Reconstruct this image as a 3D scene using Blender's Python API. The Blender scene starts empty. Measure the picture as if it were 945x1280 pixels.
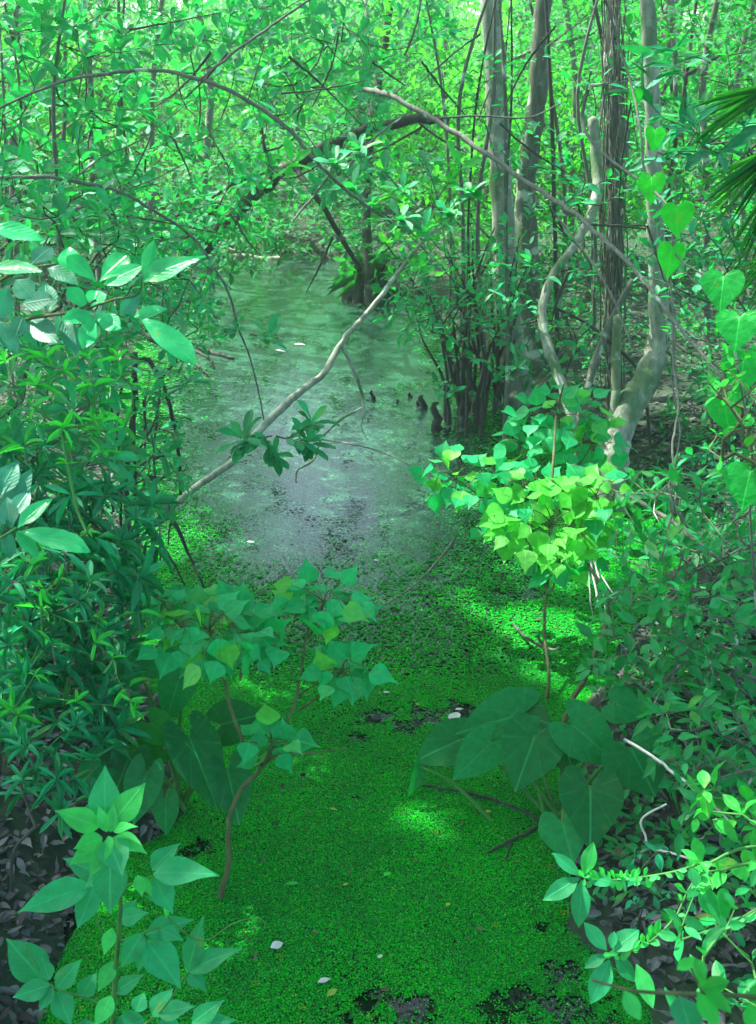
import bpy, math, random
import numpy as np
from mathutils import Vector
R = random.Random(7)
NR = np.random.default_rng(7)
SC = bpy.context.scene
COL = SC.collection
# ------------------------------------------------------------------ camera frame (photo pixels 945 x 1280)
HC, PITCH, FPX = 2.2, math.radians(22.9), 1372.0
CAM = np.array([0, 0, HC])
FW = np.array([0, math.cos(PITCH), -math.sin(PITCH)])
UP = np.array([0, math.sin(PITCH), math.cos(PITCH)])
RT = np.array([1.0, 0, 0])
Z = np.array([0, 0, 1.0])
def ray(px, py): return FW + RT * (px - 472.5) / FPX + UP * (640 - py) / FPX
def A(px, py, Y):
    d = ray(px, py); return CAM + d * (Y / d[1])
def G(px, py, z=0.0):
    d = ray(px, py); return CAM + d * ((z - HC) / d[2])
def mpp(p): return float(np.dot(np.asarray(p) - CAM, FW)) / FPX
def nz(v):
    v = np.asarray(v, float); l = np.linalg.norm(v)
    return v / l if l > 1e-9 else np.array([0, 0, 1.0])
def rv(): return nz(NR.normal(size=3))
HAZE = .0052
# ------------------------------------------------------------------ light
SUN_EL, SUN_AZ = math.radians(57), math.radians(-58)       # azimuth clockwise from +Y: sun stands left and ahead
SUND = np.array([math.sin(SUN_AZ) * math.cos(SUN_EL), math.cos(SUN_AZ) * math.cos(SUN_EL), math.sin(SUN_EL)])
# ------------------------------------------------------------------ materials
def newmat(name):
    m = bpy.data.materials.new(name); m.use_nodes = True
    nt = m.node_tree; nt.nodes.clear()
    return m, nt, nt.nodes, nt.links
def ramp(N, stops, interp='LINEAR'):
    r = N.new('ShaderNodeValToRGB'); r.color_ramp.interpolation = interp
    e = r.color_ramp.elements
    e[0].position, e[0].color = stops[0][0], (*stops[0][1], 1)
    e[1].position, e[1].color = stops[-1][0], (*stops[-1][1], 1)
    for p, c in stops[1:-1]:
        x = e.new(p); x.color = (*c, 1)
    return r
def leafmat(name, col, tcol, rough=0.42, trans=0.35, vein=0.35, spec=0.3, spread=0.5, old=0.0, palm=False, pucker=0.3):
    m, nt, N, L = newmat(name)
    out = N.new('ShaderNodeOutputMaterial'); bs = N.new('ShaderNodeBsdfPrincipled'); tr = N.new('ShaderNodeBsdfTranslucent')
    mx = N.new('ShaderNodeMixShader'); mx.inputs[0].default_value = trans
    at = N.new('ShaderNodeAttribute'); at.attribute_name = 'rnd'
    c0 = tuple(c * (1 - spread) for c in col); c1 = tuple(c * (1 + spread) for c in col)
    yl = (col[1] * 0.3, col[1] * 1.25, col[2] * 0.6)
    st = [(0.0, c0), (0.5, col), (0.93 - old, c1), (1.0, yl)]
    rp = ramp(N, st); L.new(at.outputs['Fac'], rp.inputs[0])
    # mottling of the blade
    gm = N.new('ShaderNodeNewGeometry')
    no = N.new('ShaderNodeTexNoise'); no.inputs['Scale'].default_value = 55; no.inputs['Detail'].default_value = 4
    L.new(gm.outputs['Position'], no.inputs['Vector'])
    mr = N.new('ShaderNodeMapRange'); mr.inputs[1].default_value = 0.3; mr.inputs[2].default_value = 0.7
    mr.inputs[3].default_value = 0.86; mr.inputs[4].default_value = 1.12
    L.new(no.outputs['Fac'], mr.inputs[0])
    mul = N.new('ShaderNodeVectorMath'); mul.operation = 'SCALE'
    L.new(rp.outputs[0], mul.inputs[0]); L.new(mr.outputs[0], mul.inputs['Scale'])
    colout = mul.outputs[0]
    # midrib and side veins from the blade's own coordinates
    uv = N.new('ShaderNodeUVMap'); uv.uv_map = 'UVMap'
    sp = N.new('ShaderNodeSeparateXYZ'); L.new(uv.outputs[0], sp.inputs[0])
    ax = N.new('ShaderNodeMath'); ax.operation = 'SUBTRACT'; ax.inputs[1].default_value = 0.5; L.new(sp.outputs[0], ax.inputs[0])
    ab = N.new('ShaderNodeMath'); ab.operation = 'ABSOLUTE'; L.new(ax.outputs[0], ab.inputs[0])
    mrb = N.new('ShaderNodeMapRange'); mrb.inputs[1].default_value = 0.008 if palm else 0.015; mrb.inputs[2].default_value = 0.022 if palm else 0.045
    mrb.inputs[3].default_value = 1.0; mrb.inputs[4].default_value = 0.0; L.new(ab.outputs[0], mrb.inputs[0])
    sv = N.new('ShaderNodeMath'); sv.operation = 'MULTIPLY_ADD'; sv.inputs[1].default_value = -0.75
    L.new(ab.outputs[0], sv.inputs[0]); L.new(sp.outputs[1], sv.inputs[2])
    s2 = N.new('ShaderNodeMath'); s2.operation = 'MULTIPLY'; s2.inputs[1].default_value = 50; L.new(sv.outputs[0], s2.inputs[0])
    s3 = N.new('ShaderNodeMath'); s3.operation = 'SINE'; L.new(s2.outputs[0], s3.inputs[0])
    s4 = N.new('ShaderNodeMapRange'); s4.inputs[1].default_value = 0.8; s4.inputs[2].default_value = 1.0
    s4.inputs[3].default_value = 0.0; s4.inputs[4].default_value = 0.45; L.new(s3.outputs[0], s4.inputs[0])
    side = s4.outputs[0]
    if palm:
        yy = N.new('ShaderNodeMath'); yy.operation = 'SUBTRACT'; yy.inputs[1].default_value = .3; L.new(sp.outputs[1], yy.inputs[0])
        an = N.new('ShaderNodeMath'); an.operation = 'ARCTAN2'; L.new(ab.outputs[0], an.inputs[0]); L.new(yy.outputs[0], an.inputs[1])
        a2 = N.new('ShaderNodeMath'); a2.operation = 'MULTIPLY'; a2.inputs[1].default_value = 5.0; L.new(an.outputs[0], a2.inputs[0])
        a3 = N.new('ShaderNodeMath'); a3.operation = 'SINE'; L.new(a2.outputs[0], a3.inputs[0]); a4 = N.new('ShaderNodeMath'); a4.operation = 'ABSOLUTE'; L.new(a3.outputs[0], a4.inputs[0])
        a5 = N.new('ShaderNodeMapRange'); a5.inputs[1].default_value = 0.0; a5.inputs[2].default_value = .16; a5.inputs[3].default_value = .6; a5.inputs[4].default_value = 0.0; L.new(a4.outputs[0], a5.inputs[0]); side = a5.outputs[0]
    mxv = N.new('ShaderNodeMath'); mxv.operation = 'MAXIMUM'; L.new(mrb.outputs[0], mxv.inputs[0]); L.new(side, mxv.inputs[1])
    vs = N.new('ShaderNodeMath'); vs.operation = 'MULTIPLY'; vs.inputs[1].default_value = vein; L.new(mxv.outputs[0], vs.inputs[0])
    mc = N.new('ShaderNodeMix'); mc.data_type = 'RGBA'; L.new(vs.outputs[0], mc.inputs[0]); L.new(colout, mc.inputs[6])
    mc.inputs[7].default_value = (col[0] * 2 + .03, min(col[1] * 2.0, .8), col[2] * 1.8 + .02, 1)
    # blemishes: a few yellowed or brown patches
    nb = N.new('ShaderNodeTexNoise'); nb.inputs['Scale'].default_value = 21; nb.inputs['Detail'].default_value = 5; L.new(gm.outputs['Position'], nb.inputs['Vector'])
    rb = ramp(N, [(.66, (0, 0, 0)), (.72, (.6, .6, .6))]); L.new(nb.outputs['Fac'], rb.inputs[0])
    m3 = N.new('ShaderNodeMix'); m3.data_type = 'RGBA'; L.new(rb.outputs[0], m3.inputs[0]); L.new(mc.outputs[2], m3.inputs[6]); m3.inputs[7].default_value = (col[1] * .5, col[1] * .95, col[2] * .5, 1)
    L.new(m3.outputs[2], bs.inputs['Base Color'])
    bs.inputs['Roughness'].default_value = rough; bs.inputs['Specular IOR Level'].default_value = spec
    bp = N.new('ShaderNodeBump'); bp.inputs['Strength'].default_value = 0.35; bp.inputs['Distance'].default_value = 0.002
    nh = N.new('ShaderNodeTexNoise'); nh.inputs['Scale'].default_value = 38; nh.inputs['Detail'].default_value = 2; L.new(gm.outputs['Position'], nh.inputs['Vector'])
    hh = N.new('ShaderNodeMath'); hh.operation = 'MULTIPLY_ADD'; hh.inputs[1].default_value = pucker * 12; L.new(nh.outputs['Fac'], hh.inputs[0]); L.new(mxv.outputs[0], hh.inputs[2])
    L.new(hh.outputs[0], bp.inputs['Height']); L.new(bp.outputs[0], bs.inputs['Normal'])
    # translucent tint follows the blade colour
    tm = N.new('ShaderNodeVectorMath'); tm.operation = 'SCALE'
    cb = N.new('ShaderNodeRGB'); cb.outputs[0].default_value = (*tcol, 1)
    L.new(cb.outputs[0], tm.inputs[0]); L.new(mr.outputs[0], tm.inputs['Scale']); L.new(tm.outputs[0], tr.inputs[0])
    L.new(bs.outputs[0], mx.inputs[1]); L.new(tr.outputs[0], mx.inputs[2]); L.new(mx.outputs[0], out.inputs[0])
    return m
def barkmat(name, c0, c1, lich=(0.42, 0.5, 0.42), amt=0.55, moss=None, scale=34, vert=0.25):
    m, nt, N, L = newmat(name)
    out = N.new('ShaderNodeOutputMaterial'); bs = N.new('ShaderNodeBsdfPrincipled'); bs.inputs['Roughness'].default_value = 0.85
    tc = N.new('ShaderNodeTexCoord'); mp = N.new('ShaderNodeMapping'); mp.inputs['Scale'].default_value = (1, 1, vert)
    L.new(tc.outputs['Object'], mp.inputs[0])
    n1 = N.new('ShaderNodeTexNoise'); n1.inputs['Scale'].default_value = scale; n1.inputs['Detail'].default_value = 8; n1.inputs['Roughness'].default_value = 0.7
    L.new(mp.outputs[0], n1.inputs['Vector'])
    r1 = ramp(N, [(0.3, c0), (0.7, c1)]); L.new(n1.outputs['Fac'], r1.inputs[0])
    n2 = N.new('ShaderNodeTexNoise'); n2.inputs['Scale'].default_value = 9; n2.inputs['Detail'].default_value = 6
    L.new(tc.outputs['Object'], n2.inputs['Vector'])
    r2 = ramp(N, [(amt, (0, 0, 0)), (amt + 0.06, (1, 1, 1))]); L.new(n2.outputs['Fac'], r2.inputs[0])
    mx = N.new('ShaderNodeMix'); mx.data_type = 'RGBA'; L.new(r2.outputs[0], mx.inputs[0]); L.new(r1.outputs[0], mx.inputs[6]); mx.inputs[7].default_value = (*lich, 1)
    src = mx.outputs[2]
    if moss:
        n3 = N.new('ShaderNodeTexNoise'); n3.inputs['Scale'].default_value = 4; n3.inputs['Detail'].default_value = 7
        L.new(tc.outputs['Object'], n3.inputs['Vector'])
        r3 = ramp(N, [(0.54, (0, 0, 0)), (0.62, (.8, .8, .8))]); L.new(n3.outputs['Fac'], r3.inputs[0])
        m2 = N.new('ShaderNodeMix'); m2.data_type = 'RGBA'; L.new(r3.outputs[0], m2.inputs[0]); L.new(src, m2.inputs[6]); m2.inputs[7].default_value = (*moss, 1)
        src = m2.outputs[2]
    L.new(src, bs.inputs['Base Color'])
    bp = N.new('ShaderNodeBump'); bp.inputs['Strength'].default_value = 0.8; bp.inputs['Distance'].default_value = 0.01
    L.new(n1.outputs['Fac'], bp.inputs['Height']); L.new(bp.outputs[0], bs.inputs['Normal'])
    L.new(bs.outputs[0], out.inputs[0])
    return m
M = {}
M['obovate'] = leafmat('leaf_obovate', (0.012, 0.28, 0.12), (0.03, 0.65, 0.08), rough=0.5, trans=0.35, spec=.4, spread=.6)
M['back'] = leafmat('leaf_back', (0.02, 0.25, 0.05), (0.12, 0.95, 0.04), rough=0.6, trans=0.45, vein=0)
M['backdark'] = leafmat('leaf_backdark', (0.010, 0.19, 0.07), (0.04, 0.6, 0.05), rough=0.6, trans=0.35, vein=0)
M['narrow'] = leafmat('leaf_narrow', (0.010, 0.25, 0.11), (0.018, 0.5, 0.08), rough=0.55, trans=0.22, vein=0.3)
M['fresh'] = leafmat('leaf_fresh', (0.035, 0.5, 0.07), (0.06, 0.8, 0.05), rough=0.45, trans=0.45, vein=0.3)
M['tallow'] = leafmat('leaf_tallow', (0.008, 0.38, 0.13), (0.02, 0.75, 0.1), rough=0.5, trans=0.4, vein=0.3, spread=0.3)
M['tallowlit'] = leafmat('leaf_tallow_sunlit', (0.09, 0.52, 0.07), (0.18, 0.95, 0.06), rough=0.45, trans=0.5, vein=0.3, spread=0.35)  # sunlit copy of the tallow leaf, sunlight put into the yellower colour
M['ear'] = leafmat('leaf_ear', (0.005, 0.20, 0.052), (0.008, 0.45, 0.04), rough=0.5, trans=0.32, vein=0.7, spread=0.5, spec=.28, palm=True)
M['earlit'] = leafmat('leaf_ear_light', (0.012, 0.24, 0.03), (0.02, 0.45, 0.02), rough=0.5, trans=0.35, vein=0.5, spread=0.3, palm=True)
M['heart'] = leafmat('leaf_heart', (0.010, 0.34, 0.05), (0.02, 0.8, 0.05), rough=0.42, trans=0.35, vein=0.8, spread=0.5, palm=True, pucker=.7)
M['heartlit'] = leafmat('leaf_heart_sunlit', (0.02, 0.5, 0.03), (0.06, 1.0, 0.04), rough=0.42, trans=0.45, vein=0.7, spread=0.2, palm=True, pucker=.6)  # brighter lit copy of the heart leaf, sunshine painted into its colour
M['near'] = leafmat('leaf_near', (0.03, 0.5, 0.18), (0.03, 0.8, 0.1), rough=0.32, spec=.55, trans=0.35, vein=0.3, spread=0.3)
M['neargrey'] = leafmat('leaf_near_grey', (0.03, 0.24, 0.15), (0.02, 0.45, 0.1), rough=0.42, spec=.5, trans=0.25, vein=0.3, spread=0.3)
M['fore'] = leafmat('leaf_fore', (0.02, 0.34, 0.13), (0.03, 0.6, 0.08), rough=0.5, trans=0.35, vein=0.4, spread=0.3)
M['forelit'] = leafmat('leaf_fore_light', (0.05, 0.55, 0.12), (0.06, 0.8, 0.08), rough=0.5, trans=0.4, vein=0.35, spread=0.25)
M['small'] = leafmat('leaf_small', (0.014, 0.27, 0.075), (0.03, 0.55, 0.05), rough=0.45, trans=0.35, vein=0.2)
M['palm'] = leafmat('leaf_palm', (0.02, 0.2, 0.05), (0.07, 0.6, 0.03), rough=0.35, trans=0.3, vein=0)
M['weedA'] = leafmat('duckweed_a', (0.004, 0.42, 0.016), (0.01, 0.3, 0.01), rough=0.8, trans=0.05, vein=0, spec=.1, spread=.28)
M['weedB'] = leafmat('duckweed_b', (0.004, 0.29, 0.022), (0.01, 0.2, 0.01), rough=0.8, trans=0.05, vein=0, spec=.1, spread=.28)
M['weedC'] = leafmat('duckweed_c', (0.03, 0.3, 0.12), (0.01, 0.2, 0.01), rough=0.5, trans=0.05, vein=0, spread=.28)
M['litter'] = leafmat('litter', (0.085, 0.10, 0.10), (0.05, 0.06, 0.04), rough=0.8, trans=0.05, vein=0.2, spec=0.2, spread=0.7)
M['debris'] = leafmat('debris', (0.07, 0.075, 0.04), (0.05, 0.06, 0.04), rough=0.8, trans=0.05, vein=0, spec=.2, spread=.9)
M['petal'] = leafmat('petal', (0.62, 0.62, 0.66), (0.5, 0.5, 0.5), rough=0.6, trans=0.2, vein=0, spread=0.1)
M['yellow'] = leafmat('leaf_yellow', (0.32, 0.5, 0.07), (0.4, 0.6, 0.05), rough=0.6, trans=0.3, vein=0.2, spread=0.3)
M['brownleaf'] = leafmat('leaf_brown', (0.12, 0.13, 0.07), (0.1, 0.1, 0.05), rough=0.8, trans=0.1, vein=0.2, spread=0.3)
M['bark'] = barkmat('bark_grey', (0.04, 0.05, 0.038), (0.17, 0.2, 0.155), amt=0.56, moss=(0.04, 0.12, 0.03))
M['barkpale'] = barkmat('bark_pale', (0.11, 0.135, 0.10), (0.36, 0.41, 0.33), lich=(0.4, 0.46, 0.38), amt=0.57, moss=(0.06, 0.15, 0.05))
M['barkdark'] = barkmat('bark_dark', (0.012, 0.018, 0.014), (0.06, 0.075, 0.06), lich=(0.13, 0.17, 0.13), amt=0.6)
M['barkmoss'] = barkmat('bark_moss', (0.08, 0.11, 0.06), (0.22, 0.26, 0.17), lich=(0.4, 0.45, 0.36), amt=0.54, moss=(0.05, 0.15, 0.04))
M['twig'] = barkmat('twig_grey', (0.06, 0.075, 0.058), (0.18, 0.21, 0.165), amt=0.62, scale=60)
M['twigdark'] = barkmat('twig_dark', (0.02, 0.03, 0.02), (0.08, 0.10, 0.07), amt=0.68, scale=60)
M['twigwhite'] = barkmat('twig_white', (0.35, 0.37, 0.34), (0.6, 0.62, 0.6), lich=(0.6, 0.62, 0.6), amt=0.6, scale=60)
M['stem'] = barkmat('stem_green', (0.03, 0.17, 0.03), (0.08, 0.3, 0.06), lich=(0.1, 0.3, 0.08), amt=0.65)
M['stembrown'] = barkmat('stem_brown', (0.04, 0.06, 0.02), (0.12, 0.17, 0.06), lich=(0.15, 0.25, 0.1), amt=0.65)
# ------------------------------------------------------------------ scene helpers
def link(o): COL.objects.link(o); return o
def mesh_obj(name, V, F=None, mats=(), parent=None, loops=None, smooth=True):
    """V (n,3); F list of faces or (quads array)"""
    me = bpy.data.meshes.new(name)
    V = np.asarray(V, np.float32)
    if isinstance(F, np.ndarray):
        k = F.shape[1]
        me.vertices.add(len(V)); me.vertices.foreach_set('co', V.ravel())
        me.loops.add(F.size); me.loops.foreach_set('vertex_index', F.ravel().astype(np.int32))
        me.polygons.add(len(F)); me.polygons.foreach_set('loop_start', np.arange(0, F.size, k, dtype=np.int32))
        me.update(calc_edges=True)
    else:
        me.from_pydata(V.tolist(), [], F)
    if smooth: me.polygons.foreach_set('use_smooth', [True] * len(me.polygons))
    for m in mats: me.materials.append(m)
    o = bpy.data.objects.new(name, me); link(o)
    if parent is not None:
        o.parent = parent; o.matrix_parent_inverse.identity(); o.location = -Vector(parent.location)
    return o
def thing(name, label, cat, loc, group=None):
    o = bpy.data.objects.new(name, None); link(o); o.location = Vector([float(c) for c in loc]); o.empty_display_size = 0.1
    o['label'] = label; o['category'] = cat
    if group: o['group'] = group
    return o
def tag(o, label, cat, group=None, kind=None):
    o['label'] = label; o['category'] = cat
    if group: o['group'] = group
    if kind: o['kind'] = kind
    return o
def relabel(o, label): o['label'] = label
# ------------------------------------------------------------------ leaves
def interp_rows(pts, n):
    p = np.array(pts); d = np.linspace(0, 1, 201); w = np.interp(d, p[:, 0], p[:, 1]); k = np.hanning(23); k /= k.sum()
    ws = np.convolve(np.pad(w, 11, mode='edge'), k, 'valid'); m = np.clip(np.minimum(d, 1 - d) / .09, 0, 1); ws = ws * m + w * (1 - m)
    t = np.linspace(0, 1, n); return t, np.interp(t, d, ws)
def strip_template(pts, rows=7, fold=0.12, droop=0.14, wave=0.02):
    t, w = interp_rows(pts, rows)
    V, UV, F = [], [], []
    for i in range(rows):
        for j, s in enumerate((-1, -0.5, 0, 0.5, 1)):
            x = s * w[i]
            z = fold * abs(x) - droop * t[i] ** 2 + wave * math.sin(9 * t[i] + s) * abs(s)
            V.append((x, t[i], z)); UV.append((0.5 + s * 0.5 * w[i] * 2, t[i]))
    for i in range(rows - 1):
        for j in range(4):
            a = i * 5 + j; F.append((a, a + 1, a + 6, a + 5))
    return np.array(V), np.array(F), np.array(UV)
def low_template(wm=0.5, tm=0.45, fold=0.1, droop=0.12):
    V = [(0, 0, 0), (-wm, tm, fold * wm), (0, tm, -droop * tm * tm), (wm, tm, fold * wm), (0, 1, -droop)]
    V = np.array(V); F = np.array([(0, 3, 4, 2), (0, 2, 4, 1)]); UV = np.array([(0.5, 0), (0, .5), (.5, .5), (1, .5), (.5, 1)])
    return V, F, UV
def lobe_template(half, fold=0.12, droop=0.18, c=(0, 0.0), rings=(0.3, 0.65, 1.0)):
    """half: outline of the right half from the notch round the lobe to the tip; mirrored"""
    out = list(half) + [(-x, y) for x, y in reversed(half[1:-1])]
    n = len(out); V = [(0, 0, 0)]; UV = [(0.5, 0.3)]; F = []
    for r in rings:
        for x, y in out:
            X, Y = c[0] + (x - c[0]) * r, c[1] + (y - c[1]) * r
            V.append((X, Y, fold * abs(X) - droop * (Y if Y > 0 else -Y * 0.8) ** 2 + 0.02 * math.sin(14 * Y) * r)); UV.append((0.5 + X, 0.3 + Y * 0.7))
    for i in range(n):
        F.append((0, 1 + i, 1 + (i + 1) % n, 1 + (i + 1) % n))
        for k in range(len(rings) - 1):
            a = 1 + k * n; b = a + n
            F.append((a + i, b + i, b + (i + 1) % n, a + (i + 1) % n))
    return np.array(V), [f if f[2] != f[3] else f[:3] for f in F], np.array(UV)
T = {
 'obovate': strip_template([(0, .03), (.12, .1), (.35, .33), (.6, .5), (.8, .45), (.93, .25), (1, .03)], 11),
 'ellip': strip_template([(0, .03), (.1, .17), (.3, .43), (.5, .5), (.7, .42), (.88, .2), (1, .01)], 11),
 'lance': strip_template([(0, .04), (.08, .22), (.25, .45), (.42, .5), (.62, .38), (.82, .17), (.93, .05), (1, .005)], 12, fold=.1),
 'narrow': strip_template([(0, .08), (.2, .38), (.5, .5), (.75, .42), (.92, .2), (1, .02)], 6, fold=.25, droop=.18),
 'tallow': strip_template([(0, .06), (.07, .3), (.22, .48), (.36, .5), (.52, .4), (.7, .19), (.83, .07), (1, .01)], 9, fold=.1, droop=.2),
 'blade': strip_template([(0, .3), (.2, .5), (.6, .45), (.85, .25), (1, .02)], 7, fold=.5, droop=.25),
 'low': low_template(), 'lowround': low_template(.5, .55, .05, .1),
}
HEART = [(0, 0), (.05, -.1), (.17, -.19), (.31, -.2), (.43, -.12), (.5, .03), (.5, .2), (.44, .38), (.33, .55), (.2, .71), (.08, .86), (0, 1)]
ARROW = [(0, 0), (.05, -.13), (.14, -.3), (.26, -.38), (.38, -.3), (.46, -.12), (.5, .08), (.48, .27), (.4, .47), (.28, .66), (.13, .84), (0, 1)]
T['heart'] = lobe_template([(x, y) for x, y in HEART], fold=.12, droop=.16)
T['arrow'] = lobe_template([(x, y) for x, y in ARROW], fold=.14, droop=.2)
def leaf_arrays(t, base, axis, nrm, length, width, bend):
    V0 = T[t][0]
    axis = axis / np.linalg.norm(axis, axis=1, keepdims=True)
    side = np.cross(axis, nrm); side /= (np.linalg.norm(side, axis=1, keepdims=True) + 1e-9)
    up = np.cross(side, axis)
    x = V0[None, :, 0, None] * width[:, None, None] * side[:, None, :]
    y = V0[None, :, 1, None] * length[:, None, None] * axis[:, None, :]
    z = V0[None, :, 2, None] * (length * bend)[:, None, None] * up[:, None, :]
    return base[:, None, :] + x + y + z
class Foliage:
    def __init__(s): s.d = {}
    def add(s, t, base, axis, nrm, length, width, rnd=None, bend=None):
        s.d.setdefault(t, []).append((base, axis, nrm, length, width, R.random() if rnd is None else rnd, R.uniform(.4, 1.9) if bend is None else bend))
    def filt(s, fn):
        for t in s.d: s.d[t] = [l for l in s.d[t] if fn(l[0])]
    def count(s): return sum(len(v) for v in s.d.values())
    def build(s, name, mat, parent=None):
        Vs, UVs, RN, Fs, off = [], [], [], [], 0
        for t, ls in s.d.items():
            if not ls: continue
            a = [np.array([l[i] for l in ls], float) for i in range(7)]
            P = leaf_arrays(t, a[0], a[1], a[2], a[3], a[4], a[6]); n, k = P.shape[:2]
            Vs.append(P.reshape(-1, 3)); RN.append(np.repeat(a[5], k)); UVs.append(np.tile(T[t][2], (n, 1)))
            F0 = T[t][1]
            tri = [f for f in F0 if len(f) == 3]; qd = [f for f in F0 if len(f) == 4]
            for grp in (tri, qd):
                if len(grp):
                    g = np.array(grp); Fs.append((g[None] + (np.arange(n) * k)[:, None, None] + off).reshape(-1, g.shape[1]))
            off += n * k
        if not Vs: return None
        V = np.concatenate(Vs).astype(np.float32); UVv = np.concatenate(UVs).astype(np.float32); RN = np.concatenate(RN).astype(np.float32)
        me = bpy.data.meshes.new(name)
        me.vertices.add(len(V)); me.vertices.foreach_set('co', V.ravel())
        li = np.concatenate([f.ravel() for f in Fs]).astype(np.int32)
        tot = np.concatenate([np.full(len(f), f.shape[1]) for f in Fs]); st = np.concatenate([[0], np.cumsum(tot)[:-1]]).astype(np.int32)
        me.loops.add(len(li)); me.loops.foreach_set('vertex_index', li)
        me.polygons.add(len(tot)); me.polygons.foreach_set('loop_start', st)
        me.update(calc_edges=True)
        me.polygons.foreach_set('use_smooth', np.ones(len(tot), bool))
        uvl = me.uv_layers.new(name='UVMap'); uvl.data.foreach_set('uv', UVv[li].ravel())
        at = me.attributes.new('rnd', 'FLOAT', 'POINT'); at.data.foreach_set('value', RN)
        for m in (mat if isinstance(mat, (list, tuple)) else [mat]): me.materials.append(m)
        o = bpy.data.objects.new(name, me); link(o)
        if parent is not None: o.parent = parent; o.location = -Vector(parent.location)
        return o
def leaf_between(b, t, w, nhint, tmpl, mat, parent, name='leaf', bend=1.0, rnd=.5):
    f = Foliage(); b = np.asarray(b, float); t = np.asarray(t, float)
    f.add(tmpl, b, t - b, nhint, float(np.linalg.norm(t - b)), w, rnd, bend)
    return f.build(name, mat, parent)
# ------------------------------------------------------------------ tubes and grown skeletons
class Tubes:
    def __init__(s): s.V, s.F, s.n = [], [], 0
    def tube(s, pts, rad, sides=6, rough=0.0):
        P = np.asarray(pts, float); n = len(P); s0 = s.n
        if n < 2: return
        rad = np.broadcast_to(np.asarray(rad, float), (n,))
        D = np.gradient(P, axis=0); D /= (np.linalg.norm(D, axis=1, keepdims=True) + 1e-9)
        u = np.cross(D[0], [0.31, 0.77, 0.55]); u /= np.linalg.norm(u) + 1e-9
        ang = np.linspace(0, 2 * np.pi, sides, endpoint=False); ca, sa = np.cos(ang), np.sin(ang)
        for i in range(n):
            u = u - D[i] * np.dot(u, D[i]); u /= np.linalg.norm(u) + 1e-9
            v = np.cross(D[i], u)
            r = rad[i] * (1 + rough * NR.normal(size=sides)) if rough else rad[i]
            s.V.append(P[i] + (ca * r)[:, None] * u + (sa * r)[:, None] * v)
        for i in range(n - 1):
            a = s.n + i * sides; k = np.arange(sides); k2 = (k + 1) % sides
            s.F.append(np.stack([a + k, a + k2, a + sides + k2, a + sides + k], 1))
        s.n += n * sides
        # caps
        for e, i in ((0, 0), (1, n - 1)):
            c = P[i] + D[i] * (rad[i] * .5 if e else -rad[i] * .2); s.V.append(c[None]); ci = s.n; s.n += 1
            ring0 = s0 + i * sides
            k = np.arange(sides); k2 = (k + 1) % sides
            s.F.append(np.stack([ring0 + k, ring0 + k2, np.full(sides, ci), np.full(sides, ci)], 1))
    def build(s, name, mat, parent=None):
        if not s.V: return None
        V = np.concatenate(s.V); F = np.concatenate(s.F)
        q = F[F[:, 2] != F[:, 3]]; t = F[F[:, 2] == F[:, 3]][:, :3]
        me = bpy.data.meshes.new(name); me.vertices.add(len(V)); me.vertices.foreach_set('co', V.astype(np.float32).ravel())
        li = np.concatenate([q.ravel(), t.ravel()]).astype(np.int32)
        tot = np.concatenate([np.full(len(q), 4), np.full(len(t), 3)]); st = np.concatenate([[0], np.cumsum(tot)[:-1]]).astype(np.int32)
        me.loops.add(len(li)); me.loops.foreach_set('vertex_index', li); me.polygons.add(len(tot)); me.polygons.foreach_set('loop_start', st)
        me.update(calc_edges=True); me.polygons.foreach_set('use_smooth', np.ones(len(tot), bool)); me.materials.append(mat)
        o = bpy.data.objects.new(name, me); link(o)
        if parent is not None: o.parent = parent; o.location = -Vector(parent.location)
        return o
def smooth_path(pts, rad=None, sub=5, jit=0.0):
    """Catmull-Rom through the points"""
    P = np.asarray(pts, float); r = np.ones(len(P)) if rad is None else np.broadcast_to(np.asarray(rad, float), (len(P),))
    Q = np.vstack([2 * P[0] - P[1], P, 2 * P[-1] - P[-2]]); out, ro = [], []
    for i in range(len(P) - 1):
        p0, p1, p2, p3 = Q[i:i + 4]
        for k in range(sub):
            t = k / sub
            out.append(.5 * ((2 * p1) + (-p0 + p2) * t + (2 * p0 - 5 * p1 + 4 * p2 - p3) * t * t + (-p0 + 3 * p1 - 3 * p2 + p3) * t ** 3)); ro.append(r[i] * (1 - t) + r[i + 1] * t)
    out.append(P[-1]); ro.append(r[-1]); out = np.array(out); ro = np.array(ro)
    if jit: out[1:-1] += NR.normal(size=(len(out) - 2, 3)) * (jit * ro[1:-1, None])
    return out, ro
def pxpath(pts, sub=5, jit=0.25):
    """pts: (px, py, width_px, Y or None for lying on water)"""
    P, r = [], []
    for a in pts:
        p = A(a[0], a[1], a[3]) if a[3] is not None else G(a[0], a[1], .01)
        P.append(p); r.append(a[2] * .5 * mpp(p))
    return smooth_path(P, r, sub, jit)
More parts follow.
